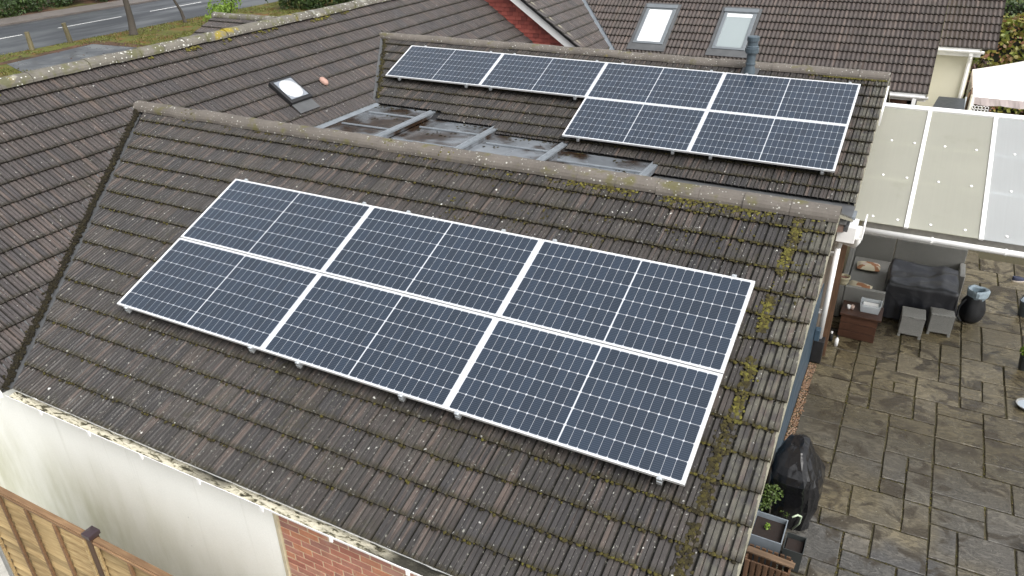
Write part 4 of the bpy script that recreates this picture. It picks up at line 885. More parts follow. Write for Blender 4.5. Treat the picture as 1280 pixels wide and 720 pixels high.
for i in range(4200):
    s_ = rs.choice(slabs); x_ = X0+s_[0]*mu+rs.gauss(0, .005); y_ = Y0+(s_[1]+rs.random()*s_[3])*mu
    if rs.random() < .5: x_ = X0+(s_[0]+rs.random()*s_[2])*mu; y_ = Y0+s_[1]*mu+rs.gauss(0, .005)
    if x_ < 6.75 or mnoise.noise(Vector((x_*1.1, y_*1.1, 0))) < -.15: continue
    ms2.lump((x_, y_, GZ-.014), (0, 0, 1), rs.uniform(.007, .016), rs.uniform(.1, .68), .5)
tag(add('joint_moss', ms2.v, ms2.f, MOSS, None, {'rnd': ms2.r}), kind='stuff')

# ================================================================== garden furniture
SF = thing('corner_sofa', (7.6, 9.6, GZ), 'grey rattan corner sofa with a curved side under the canopy edge', 'sofa')
def rbox(name, a, b, mat, par, bv=.015): return bevel(G().box(a, b).add(name, mat, par), bv)
rbox('seat', (6.86, 8.52, GZ+.06), (7.5, 10.32, -2.5), RATTANT, SF); rbox('seat', (7.505, 9.72, GZ+.06), (8.58, 10.32, -2.5), RATTANT, SF)
rbox('backrest', (6.74, 10.32, GZ+.04), (7.495, 10.42, -2.02), RATTAN, SF); rbox('backrest', (7.503, 10.32, GZ+.04), (8.66, 10.42, -2.02), RATTAN, SF)
pf = [(10.3, -2.04), (10.0, -2.05), (9.75, -2.09), (9.5, -2.17), (9.25, -2.24), (9.0, -2.27), (8.8, -2.26), (8.6, -2.25), (8.43, -2.25)]
g = G(); bot = [(6.74+.0, y_, GZ+.04) for y_, z_ in pf]
g.prism([(6.76, y_, z_) for y_, z_ in pf]+[(6.76, 8.43, GZ+.04), (6.76, 10.3, GZ+.04)], (.09, 0, 0)); k = NT('grey_rattan_weave_side'); wv = k.n('ShaderNodeTexBrick'); k.put(wv.inputs['Vector'], k.mapv(k.pos, (13, 13, 13), (R(90), 0, R(90)))); wv.inputs['Color1'].default_value = (.24, .24, .225, 1); wv.inputs['Color2'].default_value = (.33, .325, .305, 1); wv.inputs['Mortar'].default_value = (.09, .09, .08, 1); wv.inputs['Mortar Size'].default_value = .08; wv.inputs['Brick Width'].default_value = .9; wv.inputs['Row Height'].default_value = .42
bevel(g.add('curved_side', k.fin(wv.outputs[0], .55), SF), .012)
rbox('arm', (6.855, 8.42, GZ+.08), (7.49, 8.515, -2.25), RATTAN, SF); rbox('arm', (8.59, 9.75, GZ+.06), (8.68, 10.315, -2.28), RATTANT, SF)
for x_, y_ in ((6.8, 8.46), (7.47, 8.46), (8.63, 9.8), (8.6, 10.38), (6.8, 10.38)): G().box((x_-.02, y_-.02, GZ), (x_+.02, y_+.02, GZ+.08)).add('leg', BLACKRUB, SF)
def cushion(c, sx, sy, rz, tilt, label):
    n = 8; vs = []; fs = []; M_ = Matrix.Translation(c) @ Matrix.Rotation(rz, 4, 'Z') @ Matrix.Rotation(tilt, 4, 'X')
    for side in (1, -1):
        for i in range(n+1):
            for j in range(n+1):
                u, v = i/n*2-1, j/n*2-1; h = .055*(1-abs(u)**3)**.6*(1-abs(v)**3)**.6; pin = 1-.06*(u*u*v*v)
                vs.append(M_ @ Vector((u*sx/2*(1-.05*(1-v*v)*0)*pin, v*sy/2*pin, side*h)))
    m_ = (n+1)**2
    for s_ in (0, 1):
        for i in range(n):
            for j in range(n): q = (i*(n+1)+j, (i+1)*(n+1)+j, (i+1)*(n+1)+j+1, i*(n+1)+j+1); q = tuple(x+s_*m_ for x in q); fs.append(q if s_ == 0 else q[::-1])
    tag(add('cushion', vs, fs, CUSH, None, smooth=True), label, 'cushion', 'cushions on the rattan sofa')
cushion((7.13, 9.82, -2.445), .4, .34, .05, 0, 'cream and rust patterned cushion lying flat in the middle of the sofa seat')
cushion((7.06, 8.72, -2.40), .4, .3, -.3, .5, 'cream and rust patterned cushion tilted against the front arm of the sofa')
pt = thing('flower_pot', (6.81, 8.5, -2.25), 'small cream glazed pot standing on the front corner of the rattan sofa', 'pot')
G().lathe((6.81, 8.5, -2.25), [(0, 0), (.065, 0), (.085, .05), (.092, .12), (.1, .125), (.1, .15), (.085, .15), (.08, .11)], 18).add('pot', CERAM, pt, smooth=True); G().lathe((6.81, 8.5, -2.25), [(.082, .115), (.04, .125), (0, .12)], 14).add('soil', simple('dry_pink_soil', (.3, .17, .13), .9, var=.4, scale=30), pt)
ch_ = thing('storage_chest', (7.19, 8.05, GZ), 'dark brown wooden chest in front of the sofa arm with a plastic tub on top', 'chest')
rbox('body', (6.915, 7.828, GZ), (7.465, 8.24, -2.465), CHESTW, ch_, .006)
for i in range(3): rbox('front_board', (6.91, 7.812, GZ+.01+i*.142), (7.47, 7.83, GZ+.146+i*.142), CHESTW, ch_, .005)
rbox('lid', (6.885, 7.77, -2.463), (7.515, 8.26, -2.43), CHESTW, ch_, .006)
tb_ = thing('plastic_tub', (7.31, 8.06, -2.43), 'clear plastic tub of white paper on the dark brown chest', 'tub')
def tub(a, b, h, tp):
    g = G(); c0 = [(a[0], a[1]), (b[0], a[1]), (b[0], b[1]), (a[0], b[1])]; mx, my = (a[0]+b[0])/2, (a[1]+b[1])/2
    ins = lambda p, k_: (mx+(p[0]-mx)*k_, my+(p[1]-my)*k_)
    rings = [[(*ins(p, tp), a[2]) for p in c0], [(*p, a[2]+h) for p in c0], [(*ins(p, .93), a[2]+h) for p in c0], [(*ins(p, tp*.93), a[2]+.006) for p in c0]]
    vs = [v for r_ in rings for v in r_]; fs = [(0, 3, 2, 1)]+[(r_*4+t, r_*4+(t+1) % 4, r_*4+4+(t+1) % 4, r_*4+4+t) for r_ in range(3) for t in range(4)]+[(12, 13, 14, 15)]
    return g.raw(vs, fs)
tub((7.15, 7.94, -2.43), (7.47, 8.2, -2.43), .15, .86).add('tub', TUB, tb_); g = G(); rs = random.Random(3)
for i in range(5): g.box((7.19+rs.uniform(0, .02), 7.97, -2.42+i*.018), (7.43-rs.uniform(0, .03), 8.17, -2.405+i*.018))
bevel(g.add('paper', TISSUE, tb_), .006)
for n_, (x_, y_) in enumerate(((6.99, 7.98), (7.05, 8.0))):
    c_ = thing('cup', (x_, y_, -2.43), ('white cup on the left of the dark brown chest' if n_ == 0 else 'pale pinkish cup between the white cup and the plastic tub'), 'cup')
    G().lathe((x_, y_, -2.43), [(0, 0), (.024, 0), (.03, .065), (.026, .065), (.022, .01), (0, .01)], 14).add('cup_body', TISSUE if n_ == 0 else simple('pinkish_cup', (.55, .42, .36), .5), c_, smooth=True)
# covered table: cloth dropped over a rectangular table
TBt = thing('covered_table', (8.02, 9.3, GZ), 'large table hidden under a wrinkled black weatherproof cover beside the sofa', 'covered table')
nu, nv = 56, 44; vs = []; fs = []
for i in range(nu+1):
    for j in range(nv+1):
        u = (i/nu*2-1)*1.62; v = (j/nv*2-1)*1.75; hx, hy = .535, .5
        def fold(t, h): return (t, 0) if abs(t) <= h else (math.copysign(h+(abs(t)-h)*.06, t), abs(t)-h)
        U_ = u*.72; V_ = v*.66; (x_, dx), (y_, dy) = fold(U_, hx), fold(V_, hy)
        drop = max(dx, dy)+.18*min(dx, dy); z_ = -2.2-min(drop, .66)
        wob = mnoise.noise(Vector((U_*3.2, V_*3.2, 1.3)))*.03+mnoise.noise(Vector((U_*7, V_*7, 4)))*.014
        top = 1 if drop <= 0 else 0
        sag = -.035*math.exp(-((U_+.05)**2*7+(V_-.12)**2*10))*top+.03*math.exp(-((U_-.3)**2*90))*top+.028*math.exp(-((V_+.1-.5*U_)**2*160))*top+.02*math.exp(-((V_-.3+.3*U_)**2*120))*top
        if drop > 0:
            pl = math.sin(9*(U_ if dy > dx else V_)*2.1+2*mnoise.noise(Vector((U_, V_, 2))))*.022*min(1, drop*2.5)
            if dy > dx: y_ += math.copysign(abs(pl)+wob*.5, V_)
            else: x_ += math.copysign(abs(pl)+wob*.5, U_)
        vs.append((8.025+x_, 9.31+y_, z_+wob*(1 if top else .3)+sag))
for i in range(nu):
    for j in range(nv): b_ = i*(nv+1)+j; fs.append((b_, b_+nv+1, b_+nv+2, b_+1))
add('cover', vs, fs, COVER, TBt, smooth=True)
g = G().box((7.52, 8.84, -2.27), (8.53, 9.78, -2.245))
g.add('table_top', DARKW, TBt)
for x_, y_ in ((7.56, 8.9), (8.48, 8.9), (7.56, 9.72), (8.48, 9.72)): G().box((x_-.03, y_-.03, GZ), (x_+.03, y_+.03, -2.272)).add('leg', DARKW, TBt)
def stool(x0, y0, x1, y1, rz, label):
    s_ = thing('cube_stool', ((x0+x1)/2, (y0+y1)/2, GZ), label, 'stool', 'grey rattan cube stools')
    rbox('body', (x0, y0, GZ+.05), (x1, y1, -2.535), RATTAN, s_, .012); rbox('seat', (x0-.005, y0-.005, -2.533), (x1+.005, y1+.005, -2.5), RATTANT, s_, .012)
    for p in (x0+.02, x1-.02):
        for q in (y0+.02, y1-.02): G().box((p-.02, q-.02, GZ), (p+.02, q+.02, GZ+.052)).add('leg', RATTAN, s_)
    s_.rotation_euler.z = rz
stool(7.80, 8.27, 8.15, 8.62, .03, 'grey rattan cube stool nearer the brown chest'); stool(8.22, 8.55, 8.57, 8.9, .1, 'grey rattan cube stool next to the black bag')
bg_ = thing('bag', (8.87, 9.36, GZ), 'black bag with a crumpled pale blue lining standing beside the covered table', 'bag')
def blob_lathe(c, prof, n, amp, seed):
    g = G().lathe(c, prof, n); c = Vector(c)
    for v in g.v: d_ = mnoise.noise(Vector((v.x*9, v.y*9, v.z*7+seed))); v.x += (v.x-c.x)*amp*d_; v.y += (v.y-c.y)*amp*d_; v.z += .02*d_
    return g
blob_lathe((8.87, 9.36, GZ), [(0, .01), (.13, 0), (.17, .06), (.185, .2), (.17, .36), (.145, .46), (.13, .48), (.1, .47)], 20, .35, 0).add('bag_body', BAGM, bg_, smooth=True)
blob_lathe((8.88, 9.36, GZ), [(.135, .43), (.15, .5), (.15, .58), (.135, .61), (.1, .59), (.1, .5), (.05, .46), (0, .46)], 22, .5, 3).add('lining', LINER, bg_)
G().tube([(8.74, 9.28, GZ+.42), (8.66, 9.22, GZ+.3), (8.66, 9.2, GZ+.12), (8.74, 9.22, GZ+.02)], .018, 6).add('strap', BAGM, bg_)
# covered barbecue
bq = thing('covered_barbecue', (6.93, 3.25, GZ), 'barbecue under a shiny black vinyl cover against the gable end', 'covered barbecue')
secs = [(0, .25, .33, .02, .08), (.12, .26, .34, .02, .08), (.35, .285, .36, .03, .06), (.6, .285, .37, .02, .04), (.72, .265, .36, .0, .02), (.8, .24, .335, -.01, .03), (.88, .2, .3, -.03, .05), (.95, .16, .25, -.045, .08), (1.0, .13, .19, -.055, .11), (1.02, .07, .1, -.06, .12)]
vs = []; fs = []; n = 34
for (h, a_, b_, ox, oy) in secs:
    for j in range(n):
        t = 2*math.pi*j/n; e_ = 2/3.4; ct, st_ = math.cos(t), math.sin(t); X_ = math.copysign(abs(ct)**e_, ct)*a_; Y_ = math.copysign(abs(st_)**e_, st_)*b_
        wv_ = mnoise.noise(Vector((X_*5, Y_*5, h*3)))*.07+mnoise.noise(Vector((X_*10, Y_*10, h*6)))*.045+(math.sin(t*11+h*3)*.03 if h < .75 else 0)
        vs.append((max(6.615, 6.925+ox+X_*(1+wv_*1.5)), 3.25+oy+Y_*(1+wv_), GZ+h+wv_*.5))
for i in range(len(secs)-1):
    for j in range(n): fs.append((i*n+j, i*n+(j+1) % n, (i+1)*n+(j+1) % n, (i+1)*n+j))
fs.append(tuple(range((len(secs)-1)*n, len(secs)*n)))
add('cover', vs, fs, VINYL, bq, smooth=False); G().lathe((6.93, 3.25, GZ), [(.02, .02), (.18, .02), (.2, .6), (.16, .85), (0, .9)], 12).add('barbecue_body', BLACKRUB, bq)
def planter(a, b, z1, mat, label, tp, plant=None):
    p_ = thing('planter', ((a[0]+b[0])/2, (a[1]+b[1])/2, GZ), label, 'planter'); h = z1-GZ
    tub((a[0], a[1], GZ), (b[0], b[1], GZ), h, tp).add('planter_body', mat, p_)
    G().raw([(a[0]+.02, a[1]+.02, z1-.06), (b[0]-.02, a[1]+.02, z1-.06), (b[0]-.02, b[1]-.02, z1-.06), (a[0]+.02, b[1]-.02, z1-.06)], [(0, 1, 2, 3)]).add('soil', SOIL, p_); return p_
planter((6.625, 2.2), (6.975, 2.6), -2.4, PLANTER, 'tall square blue grey planter of bare soil below the roof verge', .85)
planter((6.985, 2.36), (7.2, 2.63), -2.6, LOWPL, 'low dark green planter beside the blue grey planter', .9)
# leafy things
def foliage(name, parent, blobs, n, size, mat, seed, flat=0.0, kind=None, up_=0.3):
    rs = random.Random(seed); vs = []; fs = []; rr = []; tot = sum(b_[1][0]*b_[1][1]*b_[1][2] for b_ in blobs)
    for (c, rad) in blobs:
        cnt = int(n*rad[0]*rad[1]*rad[2]/tot)+1; c = Vector(c)
        for i in range(cnt):
            d_ = Vector((rs.gauss(0, 1), rs.gauss(0, 1), rs.gauss(0, 1))).normalized(); q = rs.random()**.45
            p = c+Vector((d_.x*rad[0], d_.y*rad[1], d_.z*rad[2]))*q
            if mnoise.noise(p*(1.1/max(.25, rad[0]))+Vector((seed, 0, 0))) < -.18: continue
            N_ = (d_*.6+Vector((rs.gauss(0, .5), rs.gauss(0, .5), up_+rs.gauss(0, .5)))).normalized(); a = N_.orthogonal().normalized(); b_ = N_.cross(a); t = rs.random()*6.28
            u = a*math.cos(t)+b_*math.sin(t); v = N_.cross(u); s_ = size*rs.uniform(.6, 1.3); B = len(vs)
            vs += [p-u*s_*.5, p+v*s_*.3+N_*s_*.08, p+u*s_*.55, p-v*s_*.3+N_*s_*.08]; fs.append((B, B+1, B+2, B+3)); rr += [min(1, max(0, rs.random()*.6+.4*mnoise.noise(p*.9)+.2))]*4
    return add(name, vs, fs, mat, parent, {'rnd': rr}, kind=kind)
sh = thing('shrub', (6.74, 2.78, GZ), 'small green shrub between the black covered barbecue and the blue grey planter', 'shrub')
foliage('crown', sh, [((6.74, 2.82, -2.3), (.13, .12, .14)), ((6.93, 2.76, -2.42), (.08, .07, .09)), ((6.7, 2.72, -2.4), (.09, .08, .1))], 650, .032, LEAFM, 2); G().tube([(6.76, 2.76, GZ), (6.75, 2.78, -2.6), (6.74, 2.8, -2.25)], .01, 6).add('stem', BARK, sh)
sp = thing('seedling', (6.78, 2.42, -2.46), 'tiny green seedling in the soil of the blue grey planter', 'plant'); foliage('crown', sp, [((6.78, 2.42, -2.42), (.035, .035, .04))], 40, .03, LEAFB, 5); G().tube([(6.78, 2.42, -2.47), (6.78, 2.42, -2.4)], .003, 5).add('stem', LEAFB, sp)
tag(G().tube([(7.0, 2.72, GZ+.45), (7.05, 2.76, GZ+.47), (7.09, 2.83, GZ+.4), (7.08, 2.93, GZ+.2), (7.02, 3.0, GZ+.02)], .011, 8).add('hose', HOSE, smooth=True), 'pale green hose curling out between planter and covered barbecue', 'hose')
ck = thing('slatted_crate', (6.86, 1.98, GZ), 'dark red brown slatted wooden crate standing in front of the blue grey planter', 'crate')
for i in range(7): x_ = 6.66+i*.065; bevel(G().box((x_, 1.9, GZ), (x_+.045, 1.918, -2.48)).add('slat', DARKW, ck), .003)
for z_ in (GZ+.08, -2.56): G().box((6.65, 1.919, z_), (7.12, 1.945, z_+.05)).add('crossbar', DARKW, ck)
for i in range(7): x_ = 6.66+i*.065; G().box((x_, 2.13, GZ), (x_+.045, 2.148, -2.48)).add('slat', DARKW, ck)
for x_ in (6.65, 7.1): G().box((x_, 1.946, GZ+.02), (x_+.02, 2.129, -2.5)).add('end_board', DARKW, ck)
pk = G().box((-.25, -.04, -.012), (.25, .04, .012)); po = pk.add('plank', PLANKW); po.matrix_basis = Matrix.Translation((6.9, 2.02, -2.463)) @ Matrix.Rotation(-.05, 4, 'Z'); bevel(po, .004)
tag(po, 'short weathered plank lying across the slatted crate by the planter', 'plank')
# bits at the right edge of the patio
def clump(name, c, r_, n, label, mat, seed, size=.05):
    t_ = thing(name, c, label, 'plant'); foliage('crown', t_, [((c[0], c[1], c[2]+r_*.9), (r_, r_, r_*.8)), ((c[0]-r_*.4, c[1]+.05, c[2]+r_*.5), (r_*.6, r_*.6, r_*.5))], n, size, mat, seed); G().tube([c, (c[0], c[1], c[2]+r_*.8)], .012, 6).add('stem', BARK, t_)
clump('potted_plant', (9.63, 8.05, GZ+.22), .13, 320, 'green plant spilling from a dark pot at the right edge of the patio', LEAFB, 31)
t_ = next(o for o in COL.objects if o.name.startswith('potted_plant')); G().lathe((9.63, 8.05, GZ), [(0, 0), (.08, 0), (.11, .24), (.09, .24), (.08, .2), (0, .2)], 14).add('pot', LOWPL, t_)
dk = thing('dish', (9.62, 6.95, GZ), 'round grey metal dish of water on the wet flags at the right edge', 'dish')
G().lathe((9.62, 6.95, GZ), [(0, 0), (.11, 0), (.15, .05), (.16, .05), (.155, .06), (.145, .055), (.11, .012), (0, .012)], 24).add('dish_body', CONC, dk, smooth=True); G().lathe((9.62, 6.95, GZ), [(.13, .04), (0, .04)], 24).add('water', NT('water').fin((.3, .34, .38), .03), dk)
clump('leafy_plant', (9.55, 3.85, GZ), .12, 220, 'low brownish plant beside the lower right slabs', LEAFBR, 33); clump('spiky_plant', (9.74, 4.5, GZ), .1, 120, 'narrow leaved green plant poking in at the right edge above the low brownish plant', LEAFB, 34, .09)
def shoe(x_, y_, rz, label):
    s_ = thing('shoe', (x_, y_, GZ), label, 'shoe')
    def ring(k_): return [(k_*.135*math.cos(t)*(1 if math.cos(t) > 0 else .95), k_*(.047-.008*math.cos(t))*math.sin(t)) for t in [2*math.pi*j/18 for j in range(18)]]
    M_ = Matrix.Rotation(rz, 3, 'Z'); g = G(); vs = []; 
    for z_, kk in ((0, .97), (.025, 1), (.026, 1)): vs += [Vector((x_, y_, GZ+z_))+M_ @ Vector((a, b_, 0)) for a, b_ in ring(kk)]
    g.raw(vs, [(i*18+j, i*18+(j+1) % 18, (i+1)*18+(j+1) % 18, (i+1)*18+j) for i in range(2) for j in range(18)]+[tuple(range(36, 54))]); g.add('sole', SOLE, s_)
    vs = []
    for z_, kk, sh_ in ((.026, .97, 0), (.05, .95, 0), (.07, .8, -.02), (.095, .55, -.05), (.1, .42, -.06), (.075, .38, -.06)): vs += [Vector((x_, y_, GZ+z_))+M_ @ Vector((a+sh_, b_, 0)) for a, b_ in ring(kk)]
    g = G().raw(vs, [(i*18+j, i*18+(j+1) % 18, (i+1)*18+(j+1) % 18, (i+1)*18+j) for i in range(5) for j in range(18)]); g.add('upper', NAVY, s_, smooth=True)
shoe(9.7, 11.35, .3, 'navy blue shoe with a pale sole at the right edge of the patio')
bk_ = thing('bucket', (9.76, 9.95, GZ), 'grey blue bucket cut off by the right edge of the picture', 'bucket'); G().lathe((9.73, 9.95, GZ), [(0, 0), (.1, 0), (.13, .27), (.14, .27), (.14, .29), (.12, .29), (.095, .02), (0, .02)], 20).add('bucket_body', JEAN, bk_, smooth=True); G().tube([(9.6, 9.95, GZ+.27), (9.63, 9.95, GZ+.38), (9.73, 9.95, GZ+.43), (9.83, 9.95, GZ+.38), (9.86, 9.95, GZ+.27)], .006, 6).add('handle', BLACKRUB, bk_)
for n_, (x_, y_, h) in enumerate(((6.83, 7.62, .1), (6.93, 7.5, .12))):
    b_ = thing('bottle', (x_, y_, GZ), ('small dark bottle with a white cap near the downpipe foot' if n_ == 0 else 'small white bottle standing left of the brown chest'), 'bottle')
    G().lathe((x_, y_, GZ), [(0, 0), (.03, 0), (.032, h), (.014, h+.03), (.014, h+.05)], 12).add('bottle_body', BAGM if n_ == 0 else TISSUE, b_, smooth=True); G().lathe((x_, y_, GZ), [(.017, h+.045), (.017, h+.075), (0, h+.075)], 10).add('cap', TISSUE if n_ == 0 else BAGM, b_)

# ================================================================== fence by the rendered wall
FY = -1.79; FT = -1.1
FN = thing('timber_fence', (1.53, FY, GZ), 'lapped larch garden fence with a plum capped dark post before the rendered wall', 'fence')
def fpanel(x0, x1):
    p_ = FN; rs = random.Random(int(x0*10)+50)
    z_ = FT-.06; i = 0
    while z_ > GZ+.15:
        w_ = .128; jl = [rs.uniform(-.006, .006) for _ in range(4)]
        g = G(); n = 6; top = [(x0+.02+(x1-x0-.04)*t/n, z_+jl[0]+(jl[1]-jl[0])*t/n) for t in range(n+1)]; bt = [(x, z-w_+.006*mnoise.noise(Vector((x*4, z*9, 1)))) for x, z in top]
        vs = [(x, FY+.012, z) for x, z in top]+[(x, FY-.019, z) for x, z in bt]+[(x, FY-.001, z) for x, z in bt]
        g.raw(vs, [(t, n+1+t, n+2+t, t+1) for t in range(n)]+[(n+1+t, 2*n+2+t, 2*n+3+t, n+2+t) for t in range(n)]); g.add('board', FENCEW, p_)
        z_ -= .105; i += 1
    x_ = x0+.0
    for k_ in range(5):
        xb = x0+.015+(x1-x0-.03-.035)*k_/4
        bevel(G().box((xb, FY-.046, GZ+.06), (xb+.035, FY-.0205, FT-.045)).add('batten', FENCEW if k_ in (0, 4) else BATW, p_), .003)
    bevel(G().box((x0, FY-.04, FT-.042), (x1, FY+.03, FT-.012)).add('top_rail', RAILW, p_), .004); bevel(G().box((x0, FY-.03, FT-.011), (x1, FY+.025, FT+.004)).add('capping', RAILW, p_), .003)
    G().box((x0, FY-.02, GZ-.1), (x1, FY+.02, GZ+.055)).add('gravel_board', CONC, p_)
fpanel(-.29, 1.48); fpanel(1.585, 3.4)
fp = FN
bevel(G().box((1.49, FY-.04, GZ), (1.575, FY+.045, FT+.05)).add('post', DARKW, fp), .004); g = G(); g.box((1.478, FY-.053, FT+.02), (1.588, FY+.058, FT+.062)); g.raw([(1.478, FY-.053, FT+.062), (1.588, FY-.053, FT+.062), (1.588, FY+.058, FT+.062), (1.478, FY+.058, FT+.062), (1.533, FY, FT+.08)], [(0, 1, 4), (1, 2, 4), (2, 3, 4), (3, 0, 4)]); bevel(g.add('cap', PLUM, fp), .003)
fc = FN; bevel(G().box((-.39, FY-.05, GZ), (-.295, FY+.05, FT+.06)).add('post', CONC, fc), .01); G().raw([(-.39, FY-.05, FT+.06), (-.295, FY-.05, FT+.06), (-.295, FY+.05, FT+.06), (-.39, FY+.05, FT+.06), (-.342, FY, FT+.09)], [(0, 1, 4), (1, 2, 4), (2, 3, 4), (3, 0, 4)]).add('cap', CONC, fc)
sheet('side_path', [(-5, -6), (6.62, -6), (6.62, -.84), (-5, -.84)], GZ-.03, simple('pale_concrete_path', (.38, .37, .34), .85, var=.2))

# ================================================================== marquee, storage box, garden bits beyond the canopy
mq = thing('gazebo', (9.95, 17.75, GZ), 'white canvas gazebo with a pinkish valance beyond the canopy', 'gazebo')
x0, x1, y0, y1 = 8.43, 11.5, 16.2, 19.3; ze = -.66; ap = ((x0+x1)/2, (y0+y1)/2, .12)
vs = []; fs = []; n = 10; cs = [(x0, y0), (x1, y0), (x1, y1), (x0, y1)]
for s_ in range(4):
    a, b_ = cs[s_], cs[(s_+1) % 4]; B = len(vs)
    for i in range(n+1):
        t = i/n
        for j in range(n+1):
            q = j/n; ex = a[0]+(b_[0]-a[0])*t; ey = a[1]+(b_[1]-a[1])*t; sag = -.03*math.sin(math.pi*t)*math.sin(math.pi*q)-.02*(4*q*(1-q))
            vs.append((ex+(ap[0]-ex)*q, ey+(ap[1]-ey)*q, ze+(ap[2]-ze)*q+sag))
    for i in range(n):
        for j in range(n): q = B+i*(n+1)+j; fs.append((q, q+n+1, q+n+2, q+1))
add('canopy_top', vs, fs, CANVAS, mq, smooth=True)
vs = []; fs = []; m_ = 40
ring = [(cs[s_][0]+(cs[(s_+1) % 4][0]-cs[s_][0])*t/m_, cs[s_][1]+(cs[(s_+1) % 4][1]-cs[s_][1])*t/m_) for s_ in range(4) for t in range(m_)]
for i, (x_, y_) in enumerate(ring): sc = .012*math.sin(i*1.3); vs += [(x_, y_, ze-.004), (x_+sc, y_+sc, ze-.15-.03*abs(math.sin(i*math.pi/8)))]
L_ = len(ring); add('valance', vs, [(2*i, 2*((i+1) % L_), 2*((i+1) % L_)+1, 2*i+1) for i in range(L_)], VALANCE, mq)
for (x_, y_) in cs: sx, sy = (.03 if x_ == x0 else -.03), (.03 if y_ == y0 else -.03); G().tube([(x_+sx, y_+sy, GZ), (x_+sx, y_+sy, ze)], .03, 8).add('leg', WHITE, mq)
g = G()
for i in range(9): t = i/8*.3; g.tube([(x0-.01+.02*math.sin(i*2), y0+t, GZ+.1), (x0-.02+.03*math.sin(i*2.3), y0+.03+t*.35, -1.9), (x0-.005, y0+t, ze-.01)], .035, 6)
g.add('tied_curtain', simple('beige_canvas', (.6, .56, .47), .8), mq, smooth=True)
sb = thing('storage_box', (7.95, 15.6, GZ), 'dark slate topped garden storage box by the cream wall', 'storage box')
bevel(G().box((7.6, 15.25, GZ), (8.24, 16.05, -.99)).add('body', BLUEWALL, sb), .01); g = G(); g.prism([(7.57, 15.2, -.985), (8.3, 15.2, -.985), (8.3, 16.42, -.8), (7.74, 16.42, -.8)], (0, 0, .035)); bevel(g.add('lid', DARKMETAL, sb), .006)
tr_ = thing('trellis', (8.33, 15.2, GZ), 'brown timber screen leaning beside the gazebo corner', 'screen')
for i in range(3): x_ = 8.30+i*.04; G().raw([(x_, 15.35+i*.2, GZ), (x_+.025, 15.35+i*.2, GZ), (x_+.025, 16.4+i*.05, -.72+.1*i), (x_, 16.4+i*.05, -.72+.1*i), (x_, 15.55+i*.2, GZ), (x_, 16.6, -.75+.1*i)], [(0, 1, 2, 3), (0, 3, 5, 4)]).add('board', RAILW if i else CLAMP, tr_)
g = G()
for i in range(5):
    for j in range(2): c_ = Vector((8.49+i*.07, 16.19, ze-.30+j*.07)); g.tube([c_+Vector((.034*math.cos(t), 0, .034*math.sin(t))) for t in [2*math.pi*q/12 for q in range(13)]], .008, 5, cap=False)
g.add('lattice_bracket', WHITE, mq)

# ================================================================== trees, hedges, posts
def hedge(name, x0, x1, y0, y1, z1, mat, n, size, label, seed):
    h = thing(name, ((x0+x1)/2, (y0+y1)/2, GZ), label, 'hedge'); rs = random.Random(seed); vs = []; fs = []; rr = []
    def leaf(p, N_):
        N_ = (N_+Vector((rs.gauss(0, .5), rs.gauss(0, .5), rs.gauss(0, .5)))).normalized(); a = N_.orthogonal().normalized(); b_ = N_.cross(a); t = rs.random()*6.28; u = a*math.cos(t)+b_*math.sin(t); v = N_.cross(u); s_ = size*rs.uniform(.6, 1.4); B = len(vs)
        vs.extend([p-u*s_*.5, p+v*s_*.32, p+u*s_*.5, p-v*s_*.32]); fs.append((B, B+1, B+2, B+3)); rr.extend([min(1, max(0, .45+.5*mnoise.noise(p*1.3)+rs.gauss(0, .2)+(.25 if N_.z > .7 else 0)))]*4)
    A1 = (x1-x0)*(z1-GZ); A2 = (x1-x0)*(y1-y0); A3 = (y1-y0)*(z1-GZ)
    for i in range(n):
        q = rs.random()*(A1+A2+2*A3); dp_ = -abs(rs.gauss(0, size))+size*mnoise.noise(Vector((i*.37, 0, 0)))
        if q < A1: x_, z_ = rs.uniform(x0, x1), rs.uniform(GZ, z1); leaf(Vector((x_, y0-dp_+.12*mnoise.noise(Vector((x_*1.5, 0, z_*1.5))), z_)), Vector((0, -1, .3)))
        elif q < A1+A2: x_, y_ = rs.uniform(x0, x1), rs.uniform(y0, y1); leaf(Vector((x_, y_, z1+dp_+.1*mnoise.noise(Vector((x_*1.5, y_*1.5, 3))))), Vector((0, 0, 1)))
        else: x_ = x0 if rs.random() < .5 else x1; y_, z_ = rs.uniform(y0, y1), rs.uniform(GZ, z1); leaf(Vector((x_-dp_*(1 if x_ == x0 else -1), y_, z_)), Vector((-1 if x_ == x0 else 1, 0, .2)))
    add('foliage', vs, fs, mat, h, {'rnd': rr}); G().box((x0+.2, y0+.2, GZ), (x1-.2, y1-.2, z1-.2)).add('branches', simple('dark_twigs', (.02, .022, .012), .9, var=.4), h)
hedge('beech_hedge', 8.3, 16, 24.2, 25.6, -.12, LEAFR, 9500, .15, 'autumn beech hedge with reddish and yellow green leaves behind the gazebo', 41)
hedge('clipped_hedge', 8.5, 18, 32, 33.3, -.55, LEAFD, 7000, .13, 'clipped dark green hedge farther off behind the beech hedge', 42)
db = thing('shrub', (8.75, 21.3, GZ), 'dark bronze leaved shrub between the cream wall and the beech hedge', 'shrub'); foliage('crown', db, [((8.75, 21.3, -1.75), (.55, .55, 1.0))], 2600, .09, leafmat('bronze_leaf', [(0, (.03, .018, .014)), (1, (.08, .04, .028))]), 44); G().tube([(8.75, 21.3, GZ), (8.75, 21.3, -1.5)], .03, 6).add('stem', BARK, db)
